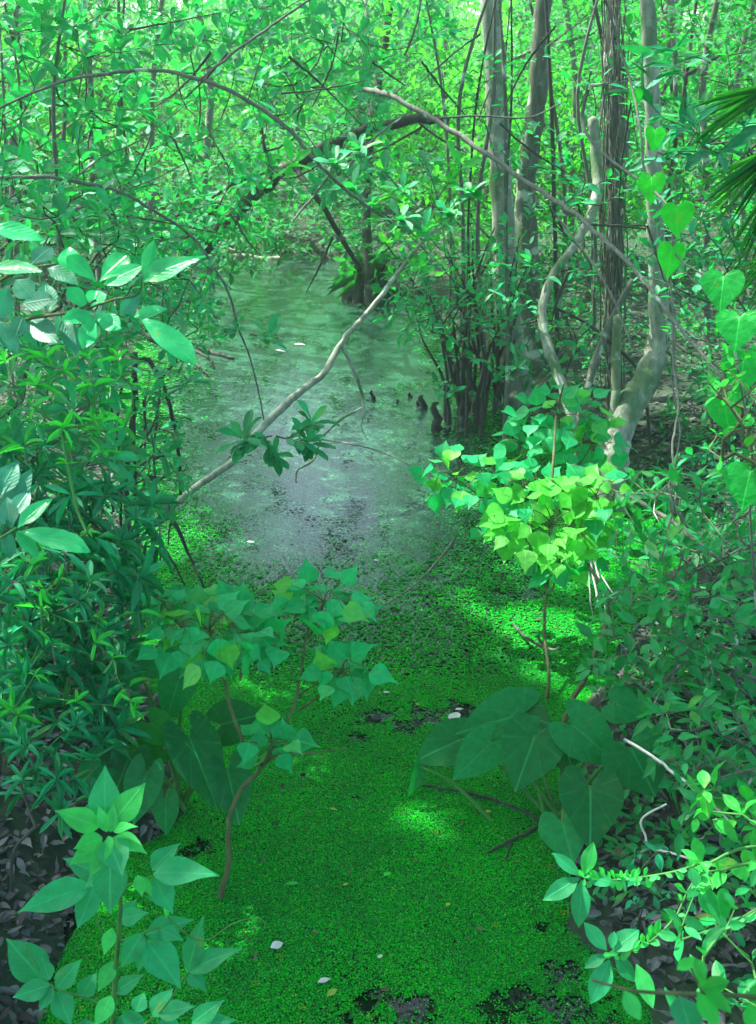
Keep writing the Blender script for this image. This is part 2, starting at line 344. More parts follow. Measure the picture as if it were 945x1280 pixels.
def grow(spine, tips, step=.12, rtip=.0015, power=.42, rspine=None, noise=.12, sag=.05, rmax=1.0, start=0.3):
    """attach every tip to the nearest point of what has grown; returns chains (pts, radii) and tip directions"""
    pos = [np.asarray(p, float) for p in spine]; par = [-1] + list(range(len(spine) - 1)); ns = len(spine)
    plen = [0.0]
    for i in range(1, ns): plen.append(plen[-1] + np.linalg.norm(pos[i] - pos[i - 1]))
    arr = np.zeros((ns + len(tips) * 14 + 50, 3)); arr[:ns] = pos; pl = np.zeros(len(arr)); pl[:ns] = plen
    n = ns; lo = int(ns * start) if ns > 2 else 0
    tips = [np.asarray(t, float) for t in tips]
    order = sorted(range(len(tips)), key=lambda i: min(np.linalg.norm(arr[lo:ns] - tips[i], axis=1)))
    tipnode = {}; chains = []
    for i in order:
        t = tips[i]; d = np.linalg.norm(arr[lo:n] - t, axis=1) * (1 + .25 * np.maximum(0, arr[lo:n, 2] - t[2])) + .08 * pl[lo:n]
        j = int(np.argmin(d)) + lo; a = arr[j]; L = np.linalg.norm(t - a)
        k = min(12, max(1, int(math.ceil(L / step)))); off = rv() * L * noise
        idx = [j]
        if n + k >= len(arr): arr = np.vstack([arr, np.zeros((4000, 3))]); pl = np.concatenate([pl, np.zeros(4000)])
        for q in range(1, k + 1):
            s = q / k; p = a + (t - a) * s + off * math.sin(math.pi * s) - Z * sag * L * math.sin(math.pi * s)
            arr[n] = p; pl[n] = pl[idx[-1]] + L / k; par.append(idx[-1]); idx.append(n); n += 1
        tipnode[i] = idx[-1]; chains.append(idx)
    cnt = np.zeros(n)
    for i in tipnode.values(): cnt[i] += 1
    for i in range(n - 1, 0, -1): cnt[par[i]] += cnt[i]
    rad = np.minimum(rtip * np.maximum(cnt, 1) ** power, rmax)
    out = []
    for ch in chains:
        r = rad[ch].copy(); r[0] = min(r[0], r[1] * 1.25)
        out.append((arr[ch], r))
    dirs = [nz(arr[tipnode[i]] - arr[par[tipnode[i]]]) for i in range(len(tips))]
    rs = rad[:ns] if rspine is None else rspine
    return (arr[:ns], rs), out, dirs
def orth(a, n):
    a = nz(a); return nz(n - a * np.dot(a, n))
def rosette(F, t, pos, d, n, L, W, el=(55, 85), pet=.1, jl=.25, flat=.5, rnd=None):
    d = nz(d); u = orth(d, rv()); v = np.cross(d, u); ph = R.random() * 6.28
    for i in range(n):
        a = ph + i * 2.399 + R.uniform(-.3, .3); e = math.radians(R.uniform(*el))
        rad = u * math.cos(a) + v * math.sin(a)
        ax = nz(d * math.cos(e) + rad * math.sin(e)); nr = orth(ax, d * 1.0 + Z * flat + rv() * .25)
        l = L * R.uniform(1 - jl, 1 + jl * .6)
        F.add(t, np.asarray(pos) + ax * l * pet, ax, nr, l, W * l / L * R.uniform(.85, 1.15), None if rnd is None else min(1, max(0, rnd + R.uniform(-.25, .25))))
def alternate(F, t, path, n, L, W, jl=.25, el=(45, 75)):
    P = np.asarray(path); 
    for i in range(n):
        s = (i + R.random() * .6) / n * (len(P) - 1); k = min(int(s), len(P) - 2); p = P[k] + (P[k + 1] - P[k]) * (s - k); d = nz(P[k + 1] - P[k])
        sd = np.cross(d, Z); sd = nz(sd) * (1 if i % 2 else -1); e = math.radians(R.uniform(*el))
        ax = nz(d * math.cos(e) + sd * math.sin(e) + rv() * .25); l = L * R.uniform(1 - jl, 1 + jl * .5)
        F.add(t, p, ax, orth(ax, Z + rv() * .4), l, W * l / L)
def pxtips(boxes, seedjit=0):
    """boxes: (x0,y0,x1,y1,n,Y0,Y1)"""
    out = []
    for x0, y0, x1, y1, n, Y0, Y1 in boxes:
        for _ in range(n): out.append(A(R.uniform(x0, x1), R.uniform(y0, y1), R.uniform(Y0, Y1)))
    return out
def shrub(name, label, cat, root, tips, leafmat_, twigmat, style, Lpx=None, L=None, ratio=.4, n=6, rtip=.0013, step=.12, spine=None, group=None,
          stemname='stem', up=.35, fill=1, filt=None, rmax=.03, extra=None, power=.42, flat=.5, foliname='foliage'):
    root = np.asarray(root, float); th = thing(name, label, cat, root, group)
    if spine is None:
        c = np.mean(tips, axis=0); spine, _ = smooth_path([root, root + (c - root) * np.array([.15, .15, .35]), root + (c - root) * .55], sub=4)
    tips2 = [t for t in tips if filt is None or filt(t)]
    sp, ch, dirs = grow(spine, tips2, step=step, rtip=rtip, rmax=rmax, power=power)
    tb = Tubes(); tb.tube(sp[0], sp[1], 7, .05)
    for p, r in ch: tb.tube(p, r, 5 if r[0] < .006 else 7)
    F = Foliage()
    for t, d, (p, r) in zip(tips2, dirs, ch):
        l = L if L else Lpx * mpp(t); l *= R.uniform(.62, 1.2)
        dd = nz(d + Z * up + rv() * .25)
        if style == 'narrow': rosette(F, 'narrow', t, dd, n, l, l * ratio, (50, 88), .05, flat=.9)
        elif style == 'whorl':
            rosette(F, 'obovate', t, dd, n, l, l * ratio, (35, 80), .1, flat=flat)
            if len(p) > 2: alternate(F, 'obovate', p[len(p) // 2:], max(1, n // 2), l * .9, l * ratio * .9)
        elif style == 'ellip':
            rosette(F, 'ellip', t, dd, max(2, n // 2), l, l * ratio, (25, 80), .1, flat=flat)
            if len(p) > 2: alternate(F, 'ellip', p[1:], n, l * .9, l * ratio * .9)
        elif style == 'lance':
            rosette(F, 'lance', t, dd, max(2, n // 2), l, l * ratio, (35, 85), .1, flat=flat)
            if len(p) > 2: alternate(F, 'lance', p[1:], n, l * .9, l * ratio * .9)
        elif style == 'tallow': rosette(F, 'tallow', t, dd, n, l, l * .95, (60, 100), .45, flat=1.6)
        elif style == 'low':
            for _ in range(n):
                o = rv() * l * R.uniform(.3, 2.4); o[2] *= .6; ax = nz(o + rv() * .6 * l - Z * .2 * l); F.add('low', t + o, ax, orth(ax, Z + rv() * .7), l * R.uniform(.7, 1.2), l * ratio)
    tb.build(stemname, twigmat, th)
    o = F.build(foliname, leafmat_, th)
    if extra: extra(th, tips2, dirs)
    return th, F.count()
# ================================================================== THE SETTING
LE = [(1.2, 0), (1280, 60), (1200, 75), (1100, 110), (1040, 215), (1000, 225), (900, 190), (800, 170), (700, 165), (600, 160), (500, 150), (430, 175), (380, 235), (345, 262), (325, 285)]
RE = [(1280, 800), (1200, 745), (1150, 735), (1060, 700), (1000, 700), (930, 720), (870, 745), (800, 770), (740, 830), (690, 860), (640, 850), (600, 800), (560, 715), (520, 650), (450, 585), (400, 545), (360, 470), (325, 440)]
le = sorted([(G(x, y)[1], G(x, y)[0]) for y, x in LE[1:]]); re_ = sorted([(G(x, y)[1], G(x, y)[0]) for y, x in RE])
le = [(-6, le[0][1] - .3)] + le + [(13.2, -1.25), (14.3, -2.2)]; re_ = [(-6, re_[0][1] + .3)] + re_ + [(12.4, -.9), (13.4, -2.3), (14.3, -2.6)]
lY, lX = np.array(le).T; rY, rX = np.array(re_).T
def sinoise(x, y, f, s=0):
    return (np.sin(x * f + 1.3 * np.sin(y * f * .7 + s)) + np.sin(y * f * 1.1 + 1.7 * np.sin(x * f * .8 + s + 2))) * .5
def bank(x, y):
    return np.maximum(bank0(x, y), (y - 14.0))
def bank0(x, y):
    """signed distance-like value: >0 on land"""
    l = np.interp(y, lY, lX); r = np.interp(y, rY, rX)
    return np.maximum(l - x, x - r) + .05 * sinoise(x, y, 6.0) + .02 * sinoise(x, y, 17., 4)
def ground(x, y):
    d = bank(x, y)
    h = np.where(d < 0, np.maximum(-.25, d * .6), .28 * (1 - np.exp(-np.maximum(d, 0) * 2.2)))
    far = np.clip((np.abs(x) + np.abs(y) - 14) / 40, 0, 1)
    return h + np.where(d > 0, 1, .2) * (.035 * sinoise(x, y, 4.1, 1) + .02 * sinoise(x, y, 11., 3)) + far * .5
def gz(x, y): return float(ground(np.array(x, float), np.array(y, float)))
def onland(x, y): return np.array([x, y, max(gz(x, y), -.02)])
xs = np.concatenate([np.linspace(-150, -8, 24)[:-1], np.arange(-8, 8, .09), np.linspace(8, 150, 24)])
ys = np.concatenate([np.linspace(-60, -2, 12)[:-1], np.arange(-2, 16, .09), np.linspace(16, 260, 34)])
X, Y_ = np.meshgrid(xs, ys); Zg = ground(X, Y_) + NR.normal(size=X.shape) * .006
V = np.stack([X, Y_, Zg], -1).reshape(-1, 3); nx, ny = len(xs), len(ys)
ii = (np.arange(ny - 1)[:, None] * nx + np.arange(nx - 1)[None]).ravel()
m, nt, N, L = newmat('forest_floor')
out = N.new('ShaderNodeOutputMaterial'); bs = N.new('ShaderNodeBsdfPrincipled'); bs.inputs['Roughness'].default_value = .9
gm = N.new('ShaderNodeNewGeometry')
vo = N.new('ShaderNodeTexVoronoi'); vo.inputs['Scale'].default_value = 22; L.new(gm.outputs['Position'], vo.inputs['Vector'])
rp = ramp(N, [(0, (.010, .014, .010)), (.35, (.018, .026, .018)), (.6, (.045, .055, .05)), (.8, (.012, .045, .012)), (1, (.08, .09, .085))])
sx = N.new('ShaderNodeSeparateXYZ'); L.new(vo.outputs['Color'], sx.inputs[0]); L.new(sx.outputs[0], rp.inputs[0])
n1 = N.new('ShaderNodeTexNoise'); n1.inputs['Scale'].default_value = 2.2; n1.inputs['Detail'].default_value = 8; L.new(gm.outputs['Position'], n1.inputs['Vector'])
r1 = ramp(N, [(.34, (0, 0, 0)), (.52, (1, 1, 1))]); L.new(n1.outputs['Fac'], r1.inputs[0])
mx = N.new('ShaderNodeMix'); mx.data_type = 'RGBA'; L.new(r1.outputs[0], mx.inputs[0]); L.new(rp.outputs[0], mx.inputs[6]); mx.inputs[7].default_value = (.008, .035, .012, 1)
L.new(mx.outputs[2], bs.inputs['Base Color'])
bp = N.new('ShaderNodeBump'); bp.inputs['Strength'].default_value = .8; bp.inputs['Distance'].default_value = .02; L.new(vo.outputs['Distance'], bp.inputs['Height']); L.new(bp.outputs[0], bs.inputs['Normal'])
L.new(bs.outputs[0], out.inputs[0]); M['ground'] = m
g = mesh_obj('ground', V, np.stack([ii, ii + 1, ii + nx + 1, ii + nx], 1), [m]); g['kind'] = 'structure'; g['label'] = 'dark muddy forest floor and creek banks'
# water: dark creek under a thin film of duckweed specks
m, nt, N, L = newmat('creek_water')
out = N.new('ShaderNodeOutputMaterial'); wb = N.new('ShaderNodeBsdfPrincipled'); fb = N.new('ShaderNodeBsdfPrincipled')
gm = N.new('ShaderNodeNewGeometry')
wb.inputs['Base Color'].default_value = (.003, .012, .006, 1); wb.inputs['Roughness'].default_value = .04; wb.inputs['IOR'].default_value = 1.33
n0 = N.new('ShaderNodeTexNoise'); n0.inputs['Scale'].default_value = 7; n0.inputs['Detail'].default_value = 3; L.new(gm.outputs['Position'], n0.inputs['Vector'])
b0 = N.new('ShaderNodeBump'); b0.inputs['Strength'].default_value = .12; b0.inputs['Distance'].default_value = .02; L.new(n0.outputs['Fac'], b0.inputs['Height']); L.new(b0.outputs[0], wb.inputs['Normal'])
vo = N.new('ShaderNodeTexVoronoi'); vo.inputs['Scale'].default_value = 95; L.new(gm.outputs['Position'], vo.inputs['Vector'])
sx = N.new('ShaderNodeSeparateXYZ'); L.new(vo.outputs['Color'], sx.inputs[0])
fc = ramp(N, [(0, (.006, .035, .022)), (.5, (.012, .07, .04)), (.9, (.025, .10, .06)), (1, (.07, .19, .11))]); L.new(sx.outputs[0], fc.inputs[0]); L.new(fc.outputs[0], fb.inputs['Base Color'])
fb.inputs['IOR'].default_value = 1.48; fb.inputs['Roughness'].default_value = .2; fb.inputs['Specular IOR Level'].default_value = 1.0
bf = N.new('ShaderNodeBump'); bf.inputs['Strength'].default_value = .2; bf.inputs['Distance'].default_value = .004; L.new(vo.outputs['Distance'], bf.inputs['Height']); L.new(bf.outputs[0], fb.inputs['Normal'])
n2 = N.new('ShaderNodeTexNoise'); n2.inputs['Scale'].default_value = 3.0; n2.inputs['Detail'].default_value = 9; n2.inputs['Roughness'].default_value = .72
mp = N.new('ShaderNodeMapping'); mp.inputs['Scale'].default_value = (1.0, .55, 1); L.new(gm.outputs['Position'], mp.inputs[0]); L.new(mp.outputs[0], n2.inputs['Vector'])
ad = N.new('ShaderNodeMath'); ad.operation = 'MULTIPLY_ADD'; ad.inputs[1].default_value = .22; L.new(sx.outputs[1], ad.inputs[0]); L.new(n2.outputs['Fac'], ad.inputs[2])
r2 = ramp(N, [(.5, (0, 0, 0)), (.56, (1, 1, 1))]); L.new(ad.outputs[0], r2.inputs[0])
ms = N.new('ShaderNodeMixShader'); 
sy = N.new('ShaderNodeSeparateXYZ'); L.new(gm.outputs['Position'], sy.inputs[0]); yr = N.new('ShaderNodeMapRange'); yr.inputs[1].default_value = 3.4; yr.inputs[2].default_value = 4.6; L.new(sy.outputs[1], yr.inputs[0])
fm = N.new('ShaderNodeMath'); fm.operation = 'MULTIPLY'; L.new(r2.outputs[0], fm.inputs[0]); L.new(yr.outputs[0], fm.inputs[1]); L.new(fm.outputs[0], ms.inputs[0]); L.new(wb.outputs[0], ms.inputs[1]); L.new(fb.outputs[0], ms.inputs[2]); L.new(ms.outputs[0], out.inputs[0])
w = mesh_obj('water', [(-9, -6, 0), (7, -6, 0), (7, 27, 0), (-9, 27, 0)], [(0, 1, 2, 3)], [m]); w['kind'] = 'structure'; w['label'] = 'still dark creek water under a film of duckweed'
# duckweed fronds
HOLES = [(545, 895, 62, 15), (505, 903, 46, 12), (575, 893, 24, 14), (648, 745, 48, 7), (557, 725, 22, 4), (520, 748, 14, 3), (510, 1255, 60, 14), (690, 1262, 70, 26), (735, 1180, 22, 28), (500, 1272, 50, 16), (700, 1215, 34, 14), (448, 922, 12, 5),
         (395, 428, 45, 9), (300, 372, 70, 22), (250, 372, 40, 26), (345, 395, 40, 10), (235, 1062, 30, 12), (400, 975, 9, 4), (378, 973, 7, 4), (630, 1245, 22, 8), (672, 1160, 14, 8), (600, 1262, 16, 8),(445,1000,6,3),(330,915,8,3), (725, 1120, 12, 20)]
HW = []
for cx, cy, a, b in HOLES:
    c = G(cx, cy); HW.append((c[0], c[1], abs(G(cx + a, cy)[0] - c[0]), abs(G(cx, cy - b)[1] - c[1])))
def weed(n, Y0, Y1, rad, zoff, mode=None):
    if mode is None: x = NR.uniform(-4, 4, n); y = NR.uniform(Y0, Y1, n)
    else: x, y = mode; n = len(x)
    d = bank(x, y); keep = (d < .02)
    hole = np.zeros(n)
    for cx, cy, a, b in HW:
        q = ((x - cx) / a) ** 2 + ((y - cy) / b) ** 2 + .75 * sinoise(x, y, 37, cx) + .7 * sinoise(x, y, 19, cy) + .7 * sinoise(x, y, 83, cy)
        hole = np.maximum(hole, (q < .85) & (NR.random(n) > .12 + .25 * (q > .3)))
    # thinning toward the open middle of the far reach
    l = np.interp(y, lY, lX); r = np.interp(y, rY, rX); mid = np.interp(y, [2, 3.3, 4.5, 6, 9, 13], [.3, .1, -.12, -.3, -.55, -.6])
    cen = np.exp(-np.abs((x - mid) / np.interp(y, [3, 4.2, 6, 10], [.35, .8, 1.05, 1.1])) ** 3)
    thin = np.clip((y - 2.9) / 2.7, 0, 1) * cen
    patch = .5 + .5 * sinoise(x, y, 5.5, 9) * .6 + .4 * sinoise(x, y, 19, 2) * .6
    prob = 1 - np.clip(thin * 1.35 - .3 * (patch - .5), 0, .996)
    if mode: return keep & (hole < .5) & (NR.random(n) < prob * 1.3 - .25)
    keep &= (hole < .5) & (NR.random(n) < prob) & ((.5 * sinoise(x, y, 43, 5) + .5 * sinoise(x, y, 21, 8)) > np.interp(y, [2, 5], [-.93, -.8]))
    x, y = x[keep], y[keep]; n = len(x)
    a = NR.uniform(0, 6.28, n); r = rad * NR.uniform(.6, 1.25, n); z = zoff + NR.uniform(0, .004, n); tx, ty = NR.normal(size=n) * .22, NR.normal(size=n) * .22
    P = []
    for k in range(5):
        ca, sa = np.cos(a + k * 1.2566), np.sin(a + k * 1.2566); e = 1.0 if k % 5 else 1.25
        P.append(np.stack([x + ca * r * e, y + sa * r * e, z + (ca * tx + sa * ty) * r], -1))
    return np.stack(P, 1), NR.random(n)
def mat_sheet():
    out = []
    for Y0, Y1, c in ((1.4, 3.4, .009), (3.4, 5.6, .014), (5.6, 8.5, .022)):
        x, y = np.meshgrid(np.arange(-4, 4, c), np.arange(Y0, Y1 - 1e-6, c)); x = x.ravel(); y = y.ravel(); k = weed(0, 0, 0, 0, 0, (x, y)); x, y = x[k], y[k]; h = c * .5
        out.append(np.stack([np.stack([x + a * h, y + b * h, np.full(len(x), .004)], -1) for a, b in ((-1, -1), (1, -1), (1, 1), (-1, 1))], 1))
    P = np.concatenate(out); n = len(P)
    # ragged cell corners, shared by position so that the skin stays closed
    P[..., 0] += .0022 * np.sin(P[..., 0] * 913 + P[..., 1] * 771); P[..., 1] += .0022 * np.sin(P[..., 0] * 677 - P[..., 1] * 991)
    o = mesh_obj('duckweed_skin', P.reshape(-1, 3), np.arange(n * 4).reshape(-1, 4), [M['skin']], smooth=False)
    tag(o, 'smooth dark green skin of tiny duckweed under the loose fronds', 'duckweed', kind='stuff')
m, nt, N, L = newmat('duckweed_skin'); out = N.new('ShaderNodeOutputMaterial'); bs = N.new('ShaderNodeBsdfPrincipled'); bs.inputs['Roughness'].default_value = .6; bs.inputs['Specular IOR Level'].default_value = .15
gm = N.new('ShaderNodeNewGeometry'); vo = N.new('ShaderNodeTexVoronoi'); vo.inputs['Scale'].default_value = 300; L.new(gm.outputs['Position'], vo.inputs['Vector'])
rp = ramp(N, [(0, (.004, .20, .012)), (.35, (.003, .13, .012)), (.7, (.002, .05, .008))]); L.new(vo.outputs['Distance'], rp.inputs[0])
nn = N.new('ShaderNodeTexNoise'); nn.inputs['Scale'].default_value = 4; nn.inputs['Detail'].default_value = 9; L.new(gm.outputs['Position'], nn.inputs['Vector'])
mr = N.new('ShaderNodeMapRange'); mr.inputs[1].default_value = .3; mr.inputs[2].default_value = .7; mr.inputs[3].default_value = .6; mr.inputs[4].default_value = 1.5; L.new(nn.outputs['Fac'], mr.inputs[0])
ml = N.new('ShaderNodeVectorMath'); ml.operation = 'SCALE'; L.new(rp.outputs[0], ml.inputs[0]); L.new(mr.outputs[0], ml.inputs['Scale']); L.new(ml.outputs[0], bs.inputs['Base Color'])
bp = N.new('ShaderNodeBump'); bp.inputs['Strength'].default_value = .5; bp.inputs['Distance'].default_value = .002; L.new(vo.outputs['Distance'], bp.inputs['Height']); L.new(bp.outputs[0], bs.inputs['Normal']); L.new(bs.outputs[0], out.inputs[0]); M['skin'] = m
mat_sheet()
parts = [weed(1500000, 1.5, 3.6, .0021, .006), weed(520000, 3.6, 6.2, .0036, .006), weed(150000, 6.2, 12.5, .007, .006)]
P = np.concatenate([p for p, _ in parts]); rn = np.concatenate([r for _, r in parts]); n = len(P)
me = bpy.data.meshes.new('duckweed'); me.vertices.add(n * 5); me.vertices.foreach_set('co', P.reshape(-1).astype(np.float32))
me.loops.add(n * 5); me.loops.foreach_set('vertex_index', np.arange(n * 5, dtype=np.int32)); me.polygons.add(n); me.polygons.foreach_set('loop_start', np.arange(0, n * 5, 5, dtype=np.int32))
me.update(calc_edges=True)
cx = P[:, 0, 0]; cy = P[:, 0, 1]; sel = NR.random(n) + .35 * sinoise(cx, cy, 7, 3) + .25 * sinoise(cx, cy, 23, 6); mi = np.where(sel > .5, 0, 1); mi = np.where(NR.random(n) < .018, 2, mi)
for k in ('weedA', 'weedB', 'weedC'): me.materials.append(M[k])
me.polygons.foreach_set('material_index', mi.astype(np.int32)); me.attributes.new('rnd', 'FLOAT', 'POINT').data.foreach_set('value', np.repeat(rn, 5).astype(np.float32)); me.uv_layers.new(name='UVMap')
o = link(bpy.data.objects.new('duckweed', me)); tag(o, 'bright green mat of duckweed fronds covering the creek water', 'duckweed', kind='stuff')
print('duckweed', n)
# world, sun, camera
wd = bpy.data.worlds.new('World'); SC.world = wd; wd.use_nodes = True
nt = wd.node_tree; nt.nodes.clear(); wo = nt.nodes.new('ShaderNodeOutputWorld'); bg = nt.nodes.new('ShaderNodeBackground'); sk = nt.nodes.new('ShaderNodeTexSky')
sk.sky_type = 'NISHITA'; sk.sun_disc = False; sk.sun_elevation = SUN_EL; sk.sun_rotation = SUN_AZ; sk.air_density = 1.0; sk.dust_density = 3.0
bg.inputs['Strength'].default_value = .15; nt.links.new(sk.outputs[0], bg.inputs[0]); nt.links.new(bg.outputs[0], wo.inputs[0])
sl = bpy.data.lights.new('sun', 'SUN'); sl.energy = 4.2; sl.angle = math.radians(.6); sl.color = (1, .95, .82)
so = link(bpy.data.objects.new('sun', sl)); so.rotation_euler = Vector(SUND).to_track_quat('Z', 'Y').to_euler()
cd = bpy.data.cameras.new('camera'); co = link(bpy.data.objects.new('camera', cd)); co.location = CAM; co.rotation_euler = (math.pi / 2 - PITCH, 0, 0)
cd.sensor_fit = 'VERTICAL'; cd.sensor_height = 24; cd.sensor_width = 18; cd.lens = 24 * FPX / 1280; cd.clip_end = 1000; cd.clip_start = .05
SC.camera = co
cd.dof.use_dof = True; cd.dof.focus_distance = 3.3; cd.dof.aperture_fstop = 9
SC.view_settings.view_transform = 'Standard'; SC.view_settings.look = 'None'; SC.view_settings.exposure = 1.98; SC.view_settings.gamma = 1
SC.cycles.use_denoising = True; SC.cycles.max_bounces = 6; SC.cycles.diffuse_bounces = 3; SC.cycles.glossy_bounces = 2; SC.cycles.transmission_bounces = 3; SC.cycles.transparent_max_bounces = 4; SC.cycles.caustics_reflective = False; SC.cycles.caustics_refractive = False; SC.cycles.sample_clamp_indirect = 4
# ================================================================== TREES WHOSE TRUNKS STAND IN VIEW
GAPS = []          # (point, radius): holes in the canopy through which the sun reaches a spot
for px, py, Y, r in ((795, 122, 3.1, .1), (819, 175, 3.0, .1), (814, 240, 2.85, .12), (847, 278, 2.65, .12), (905, 372, 2.3, .12), (610, 100, 7.1, .3), (620, 250, 7.1, .2), (930, 380, 2.3, .2), (835, 260, 2.8, .12), (670, 640, 3.9, .42), (690, 620, 3.9, .3), (165, 370, 1.5, .3), (60, 660, 1.35, .2), (640, 560, 4.1, .2), (130, 470, 3.4, .12), (100, 360, 4, .2), (40, 560, 2.8, .15), (720, 690, 4.7, .3), (355, 200, 6.0, .2), (560, 215, 5.5, .3), (920, 540, 2.4, .25),
                     (120, 1080, 1.6, .16), (800, 1100, 1.9, .2), (900, 1200, 1.6, .3), (880, 260, 5, .5), (180, 150, 7, .5), (225, 430, 3.2, .15), (60, 830, 2.5, .18), (40, 900, 2.6, .15), (170, 850, 2.5, .1), (840, 1010, 2.3, .12)):
    GAPS.append((A(px, py, Y), r))
def canopy_keep(p):
    p = np.asarray(p)
    v = p - np.array([0, 0, -HC]); el = math.degrees(math.atan2(v[2], math.hypot(v[0], v[1]))); az = math.degrees(math.atan2(v[0] + .05 * v[1], v[1]))
    if v[1] > 0 and 10 < el < 62 and abs(az) < (7.5 if el < 30 else 7.0): return False
    for c, r in GAPS:
        q = p - c; t = np.dot(q, SUND)
        if t > .4 and np.linalg.norm(q - SUND * t) < r: return False
    return True
def crown(th, spine_top, r_top, cen, rad, n, leaves, L, mat='back', keep=canopy_keep, power=.45, r_arr=None, more=()):
    tips = list(more)
    while len(tips) < n:
        v = rv() * R.random() ** .45 * np.array(rad); tips.append(np.asarray(cen) + v)
    sp, ch, dirs = grow(spine_top, tips, step=.35, rtip=.006, rmax=r_top * .7, power=power)
    tb = Tubes(); F = Foliage(); tb.tube(spine_top, (r_arr if r_arr is not None else r_top) * 1.04, 9)
    for p, r in ch:
        tb.tube(p, r, 5); t = p[-1]
        for _ in range(leaves):
            o = rv() * R.uniform(.05, .45); o[2] *= .55; q = t + o
            if keep(q): ax = nz(rv() + Z * -.2); F.add('low', q, ax, orth(ax, Z + rv() * .6), L * R.uniform(.7, 1.3), L * .5)
    tb.build('branches', M['barkdark'], th); F.build('crown', M[mat], th)
def tree(name, label, pts, mat, crown_c=None, crown_r=(1.8, 1.8, 1.3), n=60, leaves=45, top=7.5, sides=12, group=None, L=.13):
    P, r = pxpath(pts, 5, .06)
    base = P[-1] if P[-1][2] < P[0][2] else P[0]
    if P[0][2] > P[-1][2]: P, r = P[::-1], r[::-1]
    P = P.copy(); g0 = P[0].copy(); z0 = min(gz(g0[0], g0[1]), g0[2]) - .06
    P = np.vstack([[P[0][0], P[0][1], z0], P[1:] if P[0][2] - z0 < .1 else P]); r = np.concatenate([[r[0] * 1.35], r[1:] if len(P) == len(r) else r])
    th = thing(name, label, 'tree', P[0], group)
    if crown_c is not None:
        d = nz(P[-1] - P[-4]); d = nz(d + Z * .6); up = [P[-1] + d * s for s in np.linspace(.4, max(.8, top - P[-1][2]), 10)]
        P = np.vstack([P, up]); r = np.concatenate([r, np.linspace(r[-1], r[-1] * .45, 10)])
    tb = Tubes(); tb.tube(P, r, sides, .05); tb.build('trunk', mat, th)
    if crown_c is not None:
        k = len(P) - 10; crown(th, P[k:], r[k], crown_c if not isinstance(crown_c, str) else P[-2], crown_r, n, leaves, L, r_arr=r[k:])
    return th, P, r
tree('tree', 'straight pale grey trunk right of the creek, the thickest one reaching the top edge', [(612, -40, 24, 7.1), (617, 60, 26, 7.1), (623, 160, 27, 7.1), (629, 280, 29, 7.1), (634, 390, 31, 7.1), (645, 470, 36, 7.1), (652, 512, 44, 7.05)], M['barkpale'], 'top')
tree('tree', 'mossy grey trunk just right of the straight pale trunk, bending left below its top', [(682, -40, 22, 7.6), (676, 60, 22, 7.6), (670, 140, 24, 7.6), (658, 220, 25, 7.6), (660, 330, 28, 7.6), (668, 430, 34, 7.6), (670, 490, 40, 7.5)], M['bark'], 'top')
tree('tree', 'slim trunk wrapped in hanging stringy vines right of the mossy trunk', [(766, -40, 17, 6.2), (767, 100, 17, 6.2), (769, 250, 17, 6.2), (768, 420, 18, 6.2), (770, 560, 20, 6.2)], M['barkdark'], 'top')
tree('tree', 'lichen grey trunk that curves sharply left at its foot near the right edge', [(806, -40, 18, 5.6), (812, 60, 19, 5.6), (816, 160, 21, 5.6), (819, 270, 22, 5.6), (824, 370, 25, 5.6), (823, 430, 29, 5.6), (808, 475, 33, 5.5), (785, 510, 38, 5.4), (768, 555, 40, 5.3), (762, 610, 44, 5.2)], M['barkpale'], 'top')
tree('broken_tree', 'short snapped pale snag leaning between the vine covered trunk and the mossy trunk', [(741, 148, 13, 6.0), (745, 195, 14, 6.0), (745, 250, 14, 5.9), (722, 300, 10, 5.8), (690, 345, 10, 5.7), (677, 390, 11, 5.6), (685, 435, 13, 5.5), (702, 480, 13, 5.4), (716, 530, 12, 5.3), (722, 575, 14, 5.25)], M['barkpale'])
tree('pole_tree', 'thin bare greenish stem standing directly below the vine covered trunk', [(772, 395, 11, 5.4), (770, 470, 12, 5.4), (767, 560, 12, 5.3), (765, 640, 14, 5.2)], M['barkmoss'])
tree('pole_tree', 'thin dark leaning stem between the snag foot and the greenish stem', [(790, 350, 7, 5.6), (760, 410, 9, 5.6), (738, 470, 10, 5.5), (722, 540, 11, 5.4)], M['twig'])
tree('tree', 'dark slender trunk rising at the top centre of the photo above the arching branch', [(492, -30, 8, 10.6), (483, 40, 9, 10.6), (472, 110, 11, 10.6), (464, 160, 11, 10.5), (458, 260, 12, 10.4), (462, 366, 13, 10.2)], M['barkdark'], 'top', n=30)
for k, (x, y1, wd_, Y) in enumerate([(248, 300, 9, 11), (108, 320, 8, 8.4), (22, 330, 10, 9.5), (142, 300, 5, 8), (196, 300, 7, 10), (560, 350, 7, 12), (718, 380, 8, 10), (885, 420, 9, 7.5), (930, 420, 8, 8.8), (840, 400, 6, 9.5)]):
    xx = x + R.uniform(-8, 8)
    tree('tree', ['thin grey trunk in the upper left, the one nearest the creek end', 'thin dark trunk in the upper left behind the big leaved shrub', 'leftmost thin grey trunk at the left edge', 'thinnest dark stem in the upper left', 'thin grey trunk in the upper left between two others', 'thin trunk behind the straight pale trunk on its left', 'thin trunk in the gap right of the mossy trunk', 'dark trunk behind the palm at the right edge', 'rightmost thin trunk at the right edge', 'thin dark trunk behind the curved lichen trunk'][k],
         [(xx + R.uniform(-25, 25), -30, wd_ * .8, Y), (xx + R.uniform(-8, 8), 100, wd_, Y), (xx, 220, wd_, Y), (xx + R.uniform(-8, 8), y1, wd_ * 1.1, Y)], M['bark'] if k % 2 else M['twig'], 'top', (1.4, 1.4, 1.2), 26, 36, 6.0, 8)
